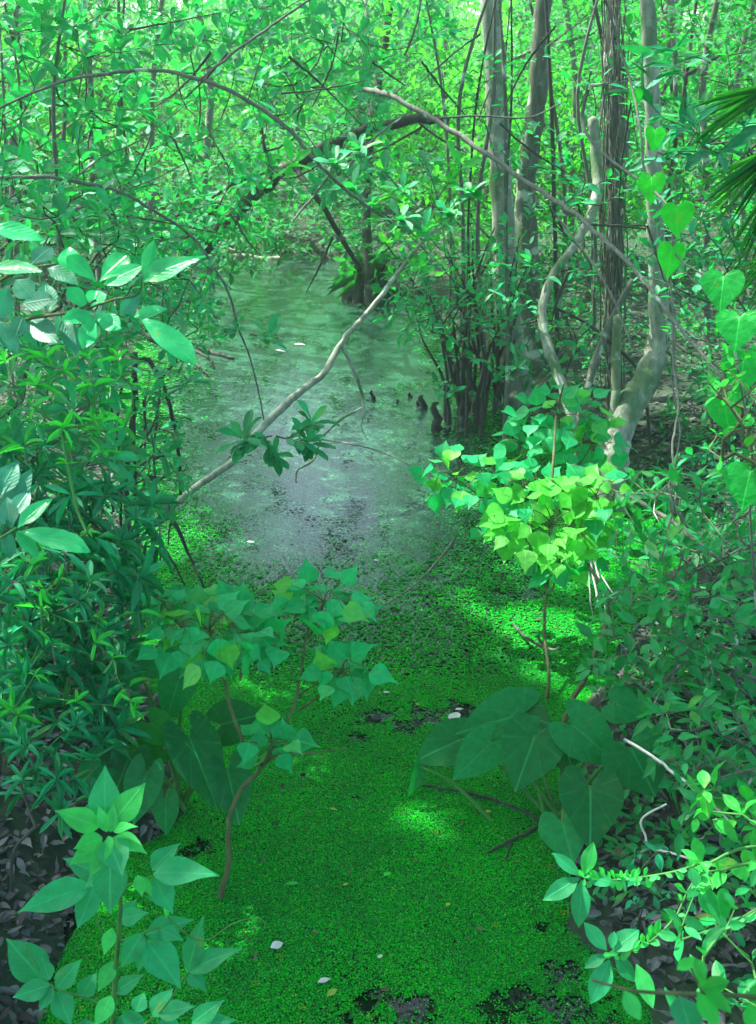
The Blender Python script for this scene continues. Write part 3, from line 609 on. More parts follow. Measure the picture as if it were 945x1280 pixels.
# stringy vines on the vine covered trunk
th = thing('hanging_vines', 'tangle of grey stringy vines hanging down the slim trunk', 'vines', A(768, 560, 6.1)); tb = Tubes()
for i in range(46):
    x = 768 + R.gauss(0, 8); pts = []; y = R.uniform(-40, 120); ye = R.uniform(330, 560); s = R.uniform(-7, 7)
    while y < ye: pts.append((x + s + R.gauss(0, 2.4), y, R.uniform(1.0, 2.2), 6.12 + R.uniform(-.12, .08))); y += 45; s *= .9
    if len(pts) > 2: P, r = pxpath(pts, 3, .4); tb.tube(P, r, 4)
tb.build('vine_strands', M['twig'], th)
# ================================================================== FAR WOODS
def proto(name, label, h, rad, n, leaves, L, mat, group, cz=.62, seed=0):
    th = thing(name, label, 'tree' if h > 4 else 'shrub', (0, 0, 0), group)
    pts = [np.array([R.gauss(0, .05) * k, R.gauss(0, .05) * k, h * .9 * k / 7]) for k in range(8)]
    P, r = smooth_path(pts, np.linspace(h * .014 + .015, .012, 8), 3); tb = Tubes(); tb.tube(P, r, 8, .05); tb.build('trunk', M['bark'], th)
    tips = []
    while len(tips) < n:
        v = rv() * R.random() ** .4; tips.append(np.array([v[0] * rad, v[1] * rad, h * cz + v[2] * h * (1 - cz)]))
    sp, ch, dirs = grow(P, tips, step=.3, rtip=.005, rmax=.05, start=.15); tb = Tubes(); F = Foliage()
    for p, r in ch:
        tb.tube(p, r, 4)
        for _ in range(leaves):
            o = rv() * R.uniform(.03, .38); o[2] *= .5; ax = nz(rv() + Z * -.2); F.add('low', p[-1] + o, ax, orth(ax, Z + rv() * .6), L * R.uniform(.7, 1.3), L * .5)
    tb.build('branches', M['barkdark'], th); F.build('crown', M[mat], th)
    return th
def dup(root, loc, rot, sc=1.0, label=None):
    r = root.copy(); COL.objects.link(r); r.location = loc; r.rotation_euler = (0, 0, rot); r.scale = (sc, sc, sc)
    if label: r['label'] = label
    for ch in list(root.children):
        c = ch.copy(); COL.objects.link(c); c.parent = r
    return r
GT, GS = 'trees of the far woods', 'shrubs of the far understory'
TL, SL = 'thin tree with light green leaves in the far woods', 'leafy shrub in the hazy understory behind the creek'
pT = [proto('forest_tree', TL, 7, 1.9, 120, 34, .13, 'back', GT), proto('forest_tree', TL, 8, 1.7, 110, 34, .14, 'backdark', GT, .55)]
pS = [proto('forest_shrub', SL, 2.6, 1.3, 110, 30, .085, 'back', GS, .5), proto('forest_shrub', SL, 3.2, 1.2, 110, 30, .09, 'backdark', GS, .5), proto('forest_shrub', SL, 1.7, 1.1, 80, 30, .075, 'back', GS, .45)]
usedp = set()
def place(pr, x, y, s, key):
    z = gz(x, y) - .03
    if id(pr) not in usedp:
        usedp.add(id(pr)); pr.location = (x, y, z); pr.rotation_euler = (0, 0, R.uniform(0, 6.28)); pr.scale = (s, s, s); return pr
    return dup(pr, (x, y, z), R.uniform(0, 6.28), s)
cnt = 0
for row, (y0, y1, dx) in enumerate([(10.2, 12, 1.25), (12.5, 15, 1.6), (14.4, 16, 1.0), (16, 19, 2.2), (19, 21, 1.5), (21, 25, 3.0), (28, 34, 4.2)]):
    hw = y1 * .40 + 1.0; x = -hw
    while x < hw:
        yy = R.uniform(y0, y1); xx = x + R.uniform(-.3, .3) * dx
        if bank(np.array(xx), np.array(yy)) > .9 or yy > 17:
            cor = abs(math.degrees(math.atan2(xx + .05 * yy, yy))) < 9.5
            if row not in (0, 2, 4) and not cor and R.random() < .55: place(pT[cnt % 2], xx, yy, R.uniform(.8, 1.25), 0)
            else: place(pS[cnt % 3], xx, yy, R.uniform(.8, 1.1) * (1 if row < 4 or cor else 1.25), 0)
            cnt += 1
        x += dx
# the wood reads as one mass beyond
F = Foliage()
for _ in range(30000):
    y = R.uniform(34, 46); x = R.uniform(-24, 24); cor = abs(math.degrees(math.atan2(x + .05 * y, y))) < 6.5
    z = R.random() ** .8 * (3.6 if cor else 11)
    if math.sin(x * 1.1 + y) + math.sin(x * .43 + 2 * z) < -1.1: continue
    ax = rv(); F.add('low', np.array([x, y, z + .2]), ax, orth(ax, Z + rv()), R.uniform(.3, .55), .22)
o = F.build('far_foliage', M['back']); tag(o, 'distant mass of sunlit foliage closing the view behind the creek', 'woods', kind='stuff')
# unseen trees added beside the creek; their crowns shade the water and banks
for k, (x, y, h) in enumerate([(-2.6, -.6, 7), (2.9, 1.2, 7.5), (-3.4, 4.2, 7.5), (3.6, 5.5, 7.5), (-1.6, -3.2, 7), (-3.9, 1.6, 8), (5.2, 3.2, 8), (-6, 5.5, 8), (-7.0, 4.0, 8), (-6.8, 2.2, 7.6)]):
    P, r = smooth_path([(x, y, gz(x, y) - .05), (x * .97, y + .1, 2.5), (x * .9, y + .1, 5), (x * .8, y, h)], [.13, .1, .08, .03], 6, .1)
    th = thing('added_shade_tree', ['unseen shade tree added beside the viewer on the left bank', 'unseen shade tree added beside the viewer on the right bank', 'unseen shade tree added on the left bank beyond the narrow leaved shrubs', 'unseen shade tree added on the right bank behind the heart leaved vine', 'unseen shade tree added behind the viewer', 'unseen shade tree added on the left bank level with the arrow leaves', 'unseen shade tree added on the right bank level with the arrow leaves', 'second unseen shade tree added on the far left bank', 'outermost unseen shade tree added on the left bank', 'outer unseen shade tree added on the left bank nearer the viewer'][k], 'tree', P[0])
    tb = Tubes(); tb.tube(P, r, 12, .05); tb.build('trunk', M['bark'], th)
    crown(th, P[10:], .08, np.array([x * .62, y + .3, h * .93]), (2.5, 2.5, 1.1), 125, 52, .16, 'backdark', r_arr=r[10:], more=[np.array([R.uniform(-5.4, -3.3), R.uniform(4.5, 6.4), R.uniform(7.1, 7.9)]) for _ in range(70)] if k == 8 else ())  # one crown gets extra tips to block sun patches on the duckweed
# ================================================================== SHRUBS OF THE BANKS
def landroot(px, py, dz=0): p = G(px, py, .2); return onland(p[0], p[1])
def lr(px, Y):           # a root on the bank below the pixel column at distance Y
    p = A(px, 900, Y); return onland(p[0], Y)
# left bank, far to near
shrub('bay_shrub', 'tall leafy shrub filling the upper left corner over the first arching branch', 'shrub', onland(-2.7, 6.6), pxtips([(-20, 20, 170, 300, 130, 5.6, 7.4), (-20, -20, 220, 60, 40, 5.6, 7.2)]), M['obovate'], M['twigdark'], 'whorl', Lpx=27, ratio=.42, n=5)
shrub('bay_shrub', 'airy shrub right of the upper left corner, twigs crossing the arching branch', 'shrub', onland(-2.0, 7.4), pxtips([(150, 20, 340, 310, 150, 6.4, 8.6), (200, -20, 360, 60, 40, 6.5, 8)]), M['obovate'], M['twigdark'], 'whorl', Lpx=20, ratio=.45, n=5)
shrub('bay_shrub', 'shrub with overhanging boughs above the middle of the creek at the top', 'shrub', onland(-2.3, 8.0), pxtips([(320, 40, 500, 240, 100, 6.0, 8.4), (300, -30, 560, 60, 60, 6, 8.4)]), M['obovate'], M['twigdark'], 'whorl', Lpx=21, ratio=.45, n=5)
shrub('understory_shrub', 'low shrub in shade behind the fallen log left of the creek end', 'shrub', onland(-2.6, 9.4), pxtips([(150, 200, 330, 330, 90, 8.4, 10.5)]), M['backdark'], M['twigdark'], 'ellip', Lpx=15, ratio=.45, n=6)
shrub('bay_shrub', 'dense round leaved shrub on the left bank below the bare horizontal branch', 'shrub', onland(-1.75, 4.3), pxtips([(-30, 190, 180, 440, 150, 3.8, 4.9), (150, 280, 230, 400, 12, 4.2, 5)]), M['obovate'], M['twigdark'], 'ellip', Lpx=26, ratio=.5, n=5)
shrub('bay_shrub', 'shrub with pointed green leaves on the left edge under the big glossy leaves', 'shrub', onland(-1.5, 3.4), pxtips([(-30, 400, 150, 590, 95, 3.0, 3.8), (60, 560, 190, 640, 12, 3.1, 3.6)]), M['obovate'], M['twig'], 'whorl', Lpx=34, ratio=.36, n=6)
shrub('narrow_leaved_shrub', 'narrow leaved shrub on the left bank, rosettes hanging over the water edge', 'shrub', onland(-1.0, 3.15), pxtips([(90, 590, 195, 760, 32, 2.8, 3.3), (-10, 560, 120, 700, 36, 2.8, 3.3)]), M['narrow'], M['twigdark'], 'narrow', Lpx=36, ratio=.2, n=8)
shrub('narrow_leaved_shrub', 'narrow leaved shrub on the left bank above the large arrow leaves', 'shrub', onland(-1.15, 2.75), pxtips([(-10, 680, 180, 860, 62, 2.5, 2.95), (-10, 820, 150, 920, 24, 2.4, 2.7)]), M['narrow'], M['twigdark'], 'narrow', Lpx=40, ratio=.21, n=8)
shrub('narrow_leaved_shrub', 'small narrow leaved shrub at the left edge above the leaf litter', 'shrub', onland(-1.0, 2.35), pxtips([(20, 900, 130, 1020, 22, 2.2, 2.45)]), M['narrow'], M['twigdark'], 'narrow', Lpx=34, ratio=.2, n=7)
shrub('bay_shrub', 'loose airy shrub on the left bank whose sprays hang out over the green water', 'shrub', onland(-1.45, 4.6), pxtips([(170, 330, 262, 480, 34, 3.9, 4.6), (165, 480, 235, 640, 26, 3.6, 4.3)]), M['obovate'], M['twigdark'], 'whorl', Lpx=25, ratio=.36, n=4)
shrub('bay_shrub', 'young shrub with yellowish green tips scattered through the dark left thicket', 'shrub', onland(-1.2, 3.0), pxtips([(0, 430, 170, 700, 30, 2.6, 3.1), (0, 700, 170, 900, 16, 2.3, 2.6)]), M['fresh'], M['stem'], 'narrow', Lpx=26, ratio=.24, n=4)
# middle distance on the right
shrub('understory_shrub', 'shrub filling the space between the centre trunk and the straight pale trunk', 'shrub', onland(1.1, 8.6), pxtips([(470, -20, 640, 230, 120, 8, 10.5), (480, 200, 620, 360, 70, 8, 10)]), M['back'], M['twigdark'], 'ellip', Lpx=16, ratio=.42, n=6)
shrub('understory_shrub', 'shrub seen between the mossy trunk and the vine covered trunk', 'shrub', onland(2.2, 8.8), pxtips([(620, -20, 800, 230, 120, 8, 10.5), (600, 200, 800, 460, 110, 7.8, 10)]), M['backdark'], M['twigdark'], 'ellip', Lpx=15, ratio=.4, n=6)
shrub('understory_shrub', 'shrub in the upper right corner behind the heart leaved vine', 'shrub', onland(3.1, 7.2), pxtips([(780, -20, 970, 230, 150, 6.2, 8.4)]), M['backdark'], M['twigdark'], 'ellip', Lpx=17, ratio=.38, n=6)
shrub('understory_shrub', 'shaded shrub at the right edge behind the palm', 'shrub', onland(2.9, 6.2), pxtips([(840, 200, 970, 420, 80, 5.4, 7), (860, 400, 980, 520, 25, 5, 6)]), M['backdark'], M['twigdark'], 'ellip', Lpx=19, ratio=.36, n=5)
shrub('large_leaved_shrub', 'shrub with large dark drooping leaves near the top right corner', 'shrub', onland(2.2, 5.2), pxtips([(780, 60, 945, 200, 22, 4.4, 5.2)]), M['narrow'], M['twigdark'], 'ellip', Lpx=44, ratio=.3, n=4)
shrub('multi_stem_shrub', 'clump of many thin dark stems standing in the water right of the creek', 'shrub', onland(*(G(575, 530)[:2])), pxtips([(490, 280, 650, 420, 110, 5.6, 7.0), (470, 330, 540, 410, 26, 5.8, 6.8), (540, 380, 640, 500, 26, 6, 6.8)]), M['obovate'], M['barkdark'], 'ellip', Lpx=17, ratio=.42, n=4,
      spine=smooth_path([G(575, 532, -.05), A(572, 460, 6.4), A(566, 400, 6.3)], sub=4)[0])
th = thing('stem_cluster', 'bundle of bare dark stems fanning up from the water beside the leaning clump', 'stems', G(600, 535)); tb = Tubes()
for i in range(26):
    bx = R.gauss(590, 22); by = R.uniform(505, 545); tx = bx + R.gauss(-5, 45); ty = R.uniform(260, 420); Y = G(bx, by)[1]
    P, r = pxpath([(bx, by, R.uniform(4, 8), Y), (bx + (tx - bx) * .2 + R.gauss(0, 6), by - (by - ty) * .35, R.uniform(3, 5), Y + .05), (bx + (tx - bx) * .6 + R.gauss(0, 8), by - (by - ty) * .7, R.uniform(2, 4), Y), (tx, ty, 1.6, Y + R.uniform(-.3, .3))], 4, .3); tb.tube(P, r, 6)
tb.build('stem', M['barkdark'], th)
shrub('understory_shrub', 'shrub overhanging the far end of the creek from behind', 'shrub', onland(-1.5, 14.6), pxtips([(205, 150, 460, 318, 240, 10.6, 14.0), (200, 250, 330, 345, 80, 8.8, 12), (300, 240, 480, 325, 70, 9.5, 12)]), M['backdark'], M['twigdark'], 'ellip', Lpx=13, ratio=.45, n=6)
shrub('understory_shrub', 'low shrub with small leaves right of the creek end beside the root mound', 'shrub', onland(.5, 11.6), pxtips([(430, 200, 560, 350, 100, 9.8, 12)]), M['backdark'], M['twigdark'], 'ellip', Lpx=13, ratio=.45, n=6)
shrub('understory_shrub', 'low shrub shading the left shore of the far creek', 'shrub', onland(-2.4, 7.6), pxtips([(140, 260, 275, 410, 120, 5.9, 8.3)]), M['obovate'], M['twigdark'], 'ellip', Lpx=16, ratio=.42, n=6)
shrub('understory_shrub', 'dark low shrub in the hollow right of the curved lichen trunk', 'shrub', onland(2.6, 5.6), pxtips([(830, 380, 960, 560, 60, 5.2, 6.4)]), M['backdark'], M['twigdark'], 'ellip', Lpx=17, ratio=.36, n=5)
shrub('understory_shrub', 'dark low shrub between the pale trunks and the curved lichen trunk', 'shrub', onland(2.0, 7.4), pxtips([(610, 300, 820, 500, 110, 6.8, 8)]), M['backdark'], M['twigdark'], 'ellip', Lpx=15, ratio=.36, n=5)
shrub('understory_shrub', 'airy shrub in front of the two large trunks, its leaves crossing them', 'shrub', onland(1.55, 5.9), pxtips([(590, 60, 800, 300, 60, 5.2, 6.6), (590, 300, 740, 480, 60, 5.4, 6.6)]), M['obovate'], M['twigdark'], 'ellip', Lpx=18, ratio=.42, n=4)
shrub('understory_shrub', 'shrub in the dark hollow between the curved trunk and the right edge', 'shrub', onland(2.0, 4.9), pxtips([(800, 250, 960, 400, 50, 4.2, 5.4), (860, 560, 960, 640, 30, 4, 4.8)]), M['obovate'], M['twigdark'], 'ellip', Lpx=20, ratio=.42, n=4)
for i in range(22):
    bx = R.uniform(560, 870) if i < 15 else R.uniform(10, 170); by = R.uniform(380, 500); Yb = R.uniform(5.9, 9)
    w0 = R.uniform(2.5, 6); o = tree('slender_stem', ['slender upright stem among the trunks on the right', 'slender upright stem among the left bank thicket'][i >= 15], [(bx + R.gauss(0, 22), -30, w0 * .7, Yb), (bx + R.gauss(0, 10), 120, w0, Yb), (bx + R.gauss(0, 5), 270, w0, Yb), (bx, by, w0 * 1.1, Yb)], M[R.choice(['twig', 'barkdark', 'bark'])], sides=6, group=['slender stems on the right', 'slender stems on the left'][i >= 15])
# mound at the creek end
F = Foliage(); c0 = G(462, 372)
th = thing('root_mound', 'small dark root mound at the right side of the creek end', 'mound', c0); tb = Tubes()
for i in range(24):
    a = R.uniform(0, 6.28); e = c0 + np.array([math.cos(a) * .28, math.sin(a) * .25, -.06]); mtop = c0 + np.array([math.cos(a) * .08, math.sin(a) * .08, R.uniform(.14, .24)])
    P, r = smooth_path([e, (e + mtop) / 2 + Z * .05, mtop, mtop + np.array([R.gauss(0, .06), R.gauss(0, .06), .12])], [.03, .035, .035, .015], 4, .2); tb.tube(P, r, 6)
tb.build('roots', M['barkdark'], th)
for i in range(90):
    ax = nz(np.array([R.gauss(0, 1), R.gauss(0, 1), R.uniform(.2, 1.2)])); F.add('blade', c0 + Z * .16 + rv() * .1, ax, orth(ax, Z), R.uniform(.15, .34), .02)
F.build('fern_blades', M['backdark'], th)
# right bank, near
shrub('bank_creeper', 'tangle of small pointed leaves on the right bank above the dark hollow', 'creeper', onland(1.62, 3.6), pxtips([(780, 590, 960, 700, 110, 3.3, 4.1), (760, 660, 960, 760, 100, 3.1, 3.8)]), M['small'], M['twig'], 'lance', Lpx=26, ratio=.42, n=5)
shrub('bank_creeper', 'tangle of pointed leaves on the right bank below the grey dead branch', 'creeper', onland(1.35, 3.1), pxtips([(740, 730, 860, 860, 70, 2.9, 3.4), (820, 740, 970, 900, 150, 2.75, 3.3)]), M['small'], M['twig'], 'lance', Lpx=29, ratio=.42, n=5)
shrub('bank_creeper', 'leafy creeper on the right bank beside the large arrow leaves', 'creeper', onland(1.15, 2.6), pxtips([(810, 860, 960, 980, 100, 2.4, 2.75), (850, 950, 960, 1060, 60, 2.2, 2.5)]), M['small'], M['twig'], 'lance', Lpx=28, ratio=.42, n=4)
shrub('bright_creeper', 'sunlit creeper with small bright leaves at the right edge under the heart leaves', 'creeper', onland(1.35, 2.5), pxtips([(885, 440, 960, 600, 46, 2.1, 2.5)]), M['fresh'], M['stembrown'], 'ellip', Lpx=17, ratio=.5, n=5)
shrub('bright_creeper', 'bright green leafy shoots at the right edge below the white broken twig', 'creeper', onland(1.0, 2.05), pxtips([(870, 965, 960, 1110, 26, 1.75, 2.1)]), M['fresh'], M['stem'], 'ellip', Lpx=30, ratio=.52, n=5)
shrub('bank_herb', 'herb with oval leaves in the lower right corner behind the blurred bright shoot', 'herb', onland(.95, 1.8), pxtips([(850, 1110, 960, 1280, 22, 1.55, 1.85)]), M['small'], M['stem'], 'ellip', Lpx=36, ratio=.5, n=3)
shrub('bank_herb', 'low dark herb on the mud between the two whorled sprays and the corner', 'herb', onland(.95, 2.1), pxtips([(790, 1060, 900, 1200, 26, 1.95, 2.2)]), M['narrow'], M['twigdark'], 'lance', Lpx=20, ratio=.45, n=4)
shrub('vine_with_paired_leaves', 'slender hanging vine with paired leaves in front of the dark hollow', 'vine', A(834, 700, 3.2), [A(822 + 9 * math.sin(k), 690 + k * 16, 3.15) for k in range(11)], M['small'], M['stem'], 'lance', Lpx=20, ratio=.42, n=3)
# saplings with kite shaped leaves
def tallow(name_label, root, clusters, stems, mat2='tallow', stemmat='stembrown'):
    th = thing('tallow_sapling', name_label, 'sapling', root); tb = Tubes(); F = Foliage(); F2 = Foliage()
    for s in stems: P, r = pxpath(s, 5, .15); tb.tube(P, r, 7)
    for (cx, cy, rx, ry, Y, n, lp, sx_, sy_, bright) in clusters:
        hub = A(cx, cy, Y); st = A(sx_, sy_, Y)
        P, r = smooth_path([st, (st + hub) / 2 + rv() * .01, hub], [.004, .0035, .003], 5); tb.tube(P, r, 6)
        k = 3 + n // 12; subs = []
        for q in range(k):
            a = q * 6.28 / k + R.uniform(-.3, .3); e = A(cx + rx * .45 * math.cos(a), cy + ry * .45 * math.sin(a), Y + R.uniform(-.05, .05) + .1 * math.sin(a))
            P, r = smooth_path([hub, (hub + e) / 2 + Z * .01, e], [.0025, .002, .0015], 4); tb.tube(P, r, 5); subs.append(e)
        for i in range(n):
            a = i * 2.399; q = math.sqrt((i + .5) / n); px_, py_ = cx + rx * q * math.cos(a) + R.gauss(0, 3), cy + ry * q * math.sin(a) + R.gauss(0, 3)
            p = A(px_, py_, Y + R.uniform(-.06, .06) - .18 * q * math.sin(a) * ry / 60); h = min(subs + [hub], key=lambda s: np.linalg.norm(s - p)) 
            ax = nz((p - h) * np.array([1, 1, .7]) + rv() * .035 + Z * .0); l = lp * .88 * mpp(p) * R.uniform(.7, 1.12) * (.65 if q < .3 else 1)
            b = p - ax * l * .3; P, r = smooth_path([h, (h + b) / 2 + Z * .006, b], [.0011, .0009, .0008], 3); tb.tube(P, r, 4)
            nn = orth(ax, Z * .9 + (CAM - p) / np.linalg.norm(CAM - p) * .55 + rv() * .28)
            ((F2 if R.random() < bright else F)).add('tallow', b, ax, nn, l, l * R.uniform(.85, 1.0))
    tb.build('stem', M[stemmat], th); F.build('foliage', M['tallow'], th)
    if F2.count(): F2.build('lit_colour_foliage', M['tallowlit'], th)  # these leaves carry the sunlit colour
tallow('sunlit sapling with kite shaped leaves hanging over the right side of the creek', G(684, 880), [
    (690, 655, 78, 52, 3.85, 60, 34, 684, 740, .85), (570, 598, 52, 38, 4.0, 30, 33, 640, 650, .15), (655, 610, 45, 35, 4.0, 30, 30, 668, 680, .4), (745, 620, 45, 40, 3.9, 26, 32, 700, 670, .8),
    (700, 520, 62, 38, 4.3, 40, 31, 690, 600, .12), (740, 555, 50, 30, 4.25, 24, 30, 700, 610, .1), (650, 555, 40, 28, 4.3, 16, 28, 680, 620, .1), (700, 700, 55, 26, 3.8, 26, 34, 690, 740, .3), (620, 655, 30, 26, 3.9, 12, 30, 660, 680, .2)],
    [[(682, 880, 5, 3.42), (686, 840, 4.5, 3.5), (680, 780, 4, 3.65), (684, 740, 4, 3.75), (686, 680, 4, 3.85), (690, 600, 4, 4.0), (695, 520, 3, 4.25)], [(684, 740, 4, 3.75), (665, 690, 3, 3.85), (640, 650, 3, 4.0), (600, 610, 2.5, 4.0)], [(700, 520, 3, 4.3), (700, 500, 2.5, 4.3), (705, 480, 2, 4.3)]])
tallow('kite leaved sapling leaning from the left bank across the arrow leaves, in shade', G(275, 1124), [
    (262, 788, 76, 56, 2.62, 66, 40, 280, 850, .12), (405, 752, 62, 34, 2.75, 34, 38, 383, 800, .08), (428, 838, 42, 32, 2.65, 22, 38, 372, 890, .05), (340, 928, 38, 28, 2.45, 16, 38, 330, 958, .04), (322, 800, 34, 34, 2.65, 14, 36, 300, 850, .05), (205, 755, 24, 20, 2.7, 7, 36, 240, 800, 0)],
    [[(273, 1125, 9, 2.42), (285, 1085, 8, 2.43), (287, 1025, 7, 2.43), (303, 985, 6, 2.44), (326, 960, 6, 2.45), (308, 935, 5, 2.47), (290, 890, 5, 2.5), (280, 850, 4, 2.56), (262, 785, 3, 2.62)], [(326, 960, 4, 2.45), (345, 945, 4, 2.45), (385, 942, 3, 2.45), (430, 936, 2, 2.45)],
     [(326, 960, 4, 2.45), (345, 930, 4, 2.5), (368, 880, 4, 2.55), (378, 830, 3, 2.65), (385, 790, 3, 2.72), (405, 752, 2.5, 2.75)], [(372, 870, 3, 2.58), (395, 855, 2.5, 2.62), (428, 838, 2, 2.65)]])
# ================================================================== ARROW LEAVED PLANTS (each blade and stalk a part)
def ear_plant(label, root, leaves, group=None):
    th = thing('arrow_leaf_plant', label, 'plant', root)
    for (nx_, ny_, tx_, ty_, w_, Yn, Yt, roll, mat) in leaves:
        b = A(nx_, ny_, Yn); t = A(tx_, ty_, Yt); v = (CAM - b) / np.linalg.norm(CAM - b)
        f = Foliage(); ln = float(np.linalg.norm(t - b)); a = nz(t - b); nn = orth(a, v * .75 + Z * .4 + RT * (roll + R.uniform(-.15, .15)))
        f.add('arrow', b, a, nn, ln, w_ * mpp(b) * 1.02, R.uniform(0, .9), R.uniform(.5, 1.2)); lf = f.build('leaf', M[mat], th)
        rt = np.asarray(root) + np.array([R.gauss(0, .03), R.gauss(0, .03), -.02]); mid = rt * .45 + b * .55 + np.array([0, 0, .05]) - nn * .03
        P, r = smooth_path([rt, mid, b - a * .005], [.008, .006, .0035], 6); tb = Tubes(); tb.tube(P, r, 8)
        o = tb.build('leaf_stalk', M['stem']); o.parent = lf
ear_plant('large arrow leaved plant on the right bank with blades spreading over the green water', onland(*(G(700, 1020)[:2])), [
    (652, 893, 570, 915, 74, 2.95, 2.9, .1, 'ear'), (575, 925, 517, 950, 60, 2.9, 2.85, -.2, 'ear'), (612, 930, 566, 974, 54, 2.84, 2.75, .1, 'ear'), (668, 922, 645, 985, 78, 2.75, 2.62, .1, 'ear'),
    (705, 925, 716, 962, 52, 2.78, 2.7, .1, 'ear'), (718, 908, 776, 956, 68, 2.75, 2.68, -.1, 'ear'), (790, 938, 822, 996, 92, 2.66, 2.58, .1, 'ear'), (738, 985, 740, 1056, 80, 2.56, 2.4, 0, 'ear'),
    (703, 1028, 716, 1077, 62, 2.5, 2.4, -.1, 'ear'), (640, 885, 690, 905, 60, 3.0, 2.9, 0, 'ear'), (770, 880, 805, 895, 50, 2.95, 2.9, 0, 'ear')])
ear_plant('arrow leaved plant on the left bank under the kite leaved sapling', onland(*(G(222, 1010)[:2])), [
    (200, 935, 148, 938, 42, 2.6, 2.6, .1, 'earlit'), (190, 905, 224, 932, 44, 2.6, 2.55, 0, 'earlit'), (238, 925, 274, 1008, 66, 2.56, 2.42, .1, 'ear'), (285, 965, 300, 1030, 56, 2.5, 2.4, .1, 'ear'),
    (160, 950, 130, 1020, 60, 2.5, 2.4, 0, 'ear'), (182, 968, 165, 1032, 48, 2.46, 2.38, -.1, 'ear'), (207, 1002, 207, 1046, 34, 2.44, 2.4, 0, 'ear'), (225, 845, 205, 905, 50, 2.75, 2.7, 0, 'ear'), (175, 840, 150, 800, 50, 2.75, 2.8, 0, 'ear'), (280, 905, 330, 890, 60, 2.7, 2.7, 0, 'ear'), (130, 950, 95, 985, 46, 2.5, 2.42, 0, 'ear')])
ear_plant('low arrow leaved plant with one blade lying in the duckweed left of the large one', onland(*(G(640, 1040)[:2])), [(590, 1060, 572, 1084, 0, 2.6, 2.55, 0, 'ear')][:0] + [(524, 960, 514, 998, 20, 2.85, 2.8, .6, 'ear')])
# ================================================================== HEART LEAVED VINE
th = thing('heart_leaf_vine', 'climbing vine with a row of large heart shaped leaves down the right edge', 'vine', onland(1.25, 2.5))
tb = Tubes()
for s in ([(757, 0, 3, 3.2), (775, 60, 3, 3.2), (790, 110, 3, 3.1), (800, 160, 3, 3.0), (808, 225, 3, 2.9), (840, 265, 2.5, 2.7), (842, 315, 2.5, 2.6), (880, 345, 2.5, 2.5), (905, 372, 2.5, 2.4), (915, 420, 3, 2.4), (925, 480, 3, 2.4), (940, 560, 3, 2.4), (938, 640, 3, 2.45), (945, 760, 3, 2.5)],
          [(735, 112, 4, 3.4), (728, 150, 5, 3.4), (742, 180, 4, 3.3), (770, 205, 4, 3.2), (800, 225, 3, 3.0)]):
    P, r = pxpath(s, 5, .2); tb.tube(P, r, 6)
tb.build('vine_stem', M['twig'], th)
for (nx_, ny_, tx_, ty_, w_, Y) in [(795, 114, 795, 132, 18, 3.1), (819, 163, 817, 189, 25, 3.0), (815, 222, 813, 256, 34, 2.85), (847, 260, 846, 298, 40, 2.65), (840, 310, 834, 350, 34, 2.6), (905, 346, 899, 392, 52, 2.34), (925, 396, 918, 440, 58, 2.26), (930, 445, 925, 498, 54, 2.42), (938, 590, 926, 640, 62, 2.3), (905, 500, 912, 545, 44, 2.45), (896, 1120, 905, 1162, 34, 1.9)]:
    b = A(nx_, ny_, Y); t = A(tx_, ty_, Y - .03); v = (CAM - b) / np.linalg.norm(CAM - b)
    leaf_between(b, t, w_ * mpp(b), v + RT * R.uniform(-.3, .3) + Z * .2, 'heart', M['heartlit' if ny_ < 330 else 'heart'], th, bend=R.uniform(.5, 1.3), rnd=R.uniform(.05, .9))
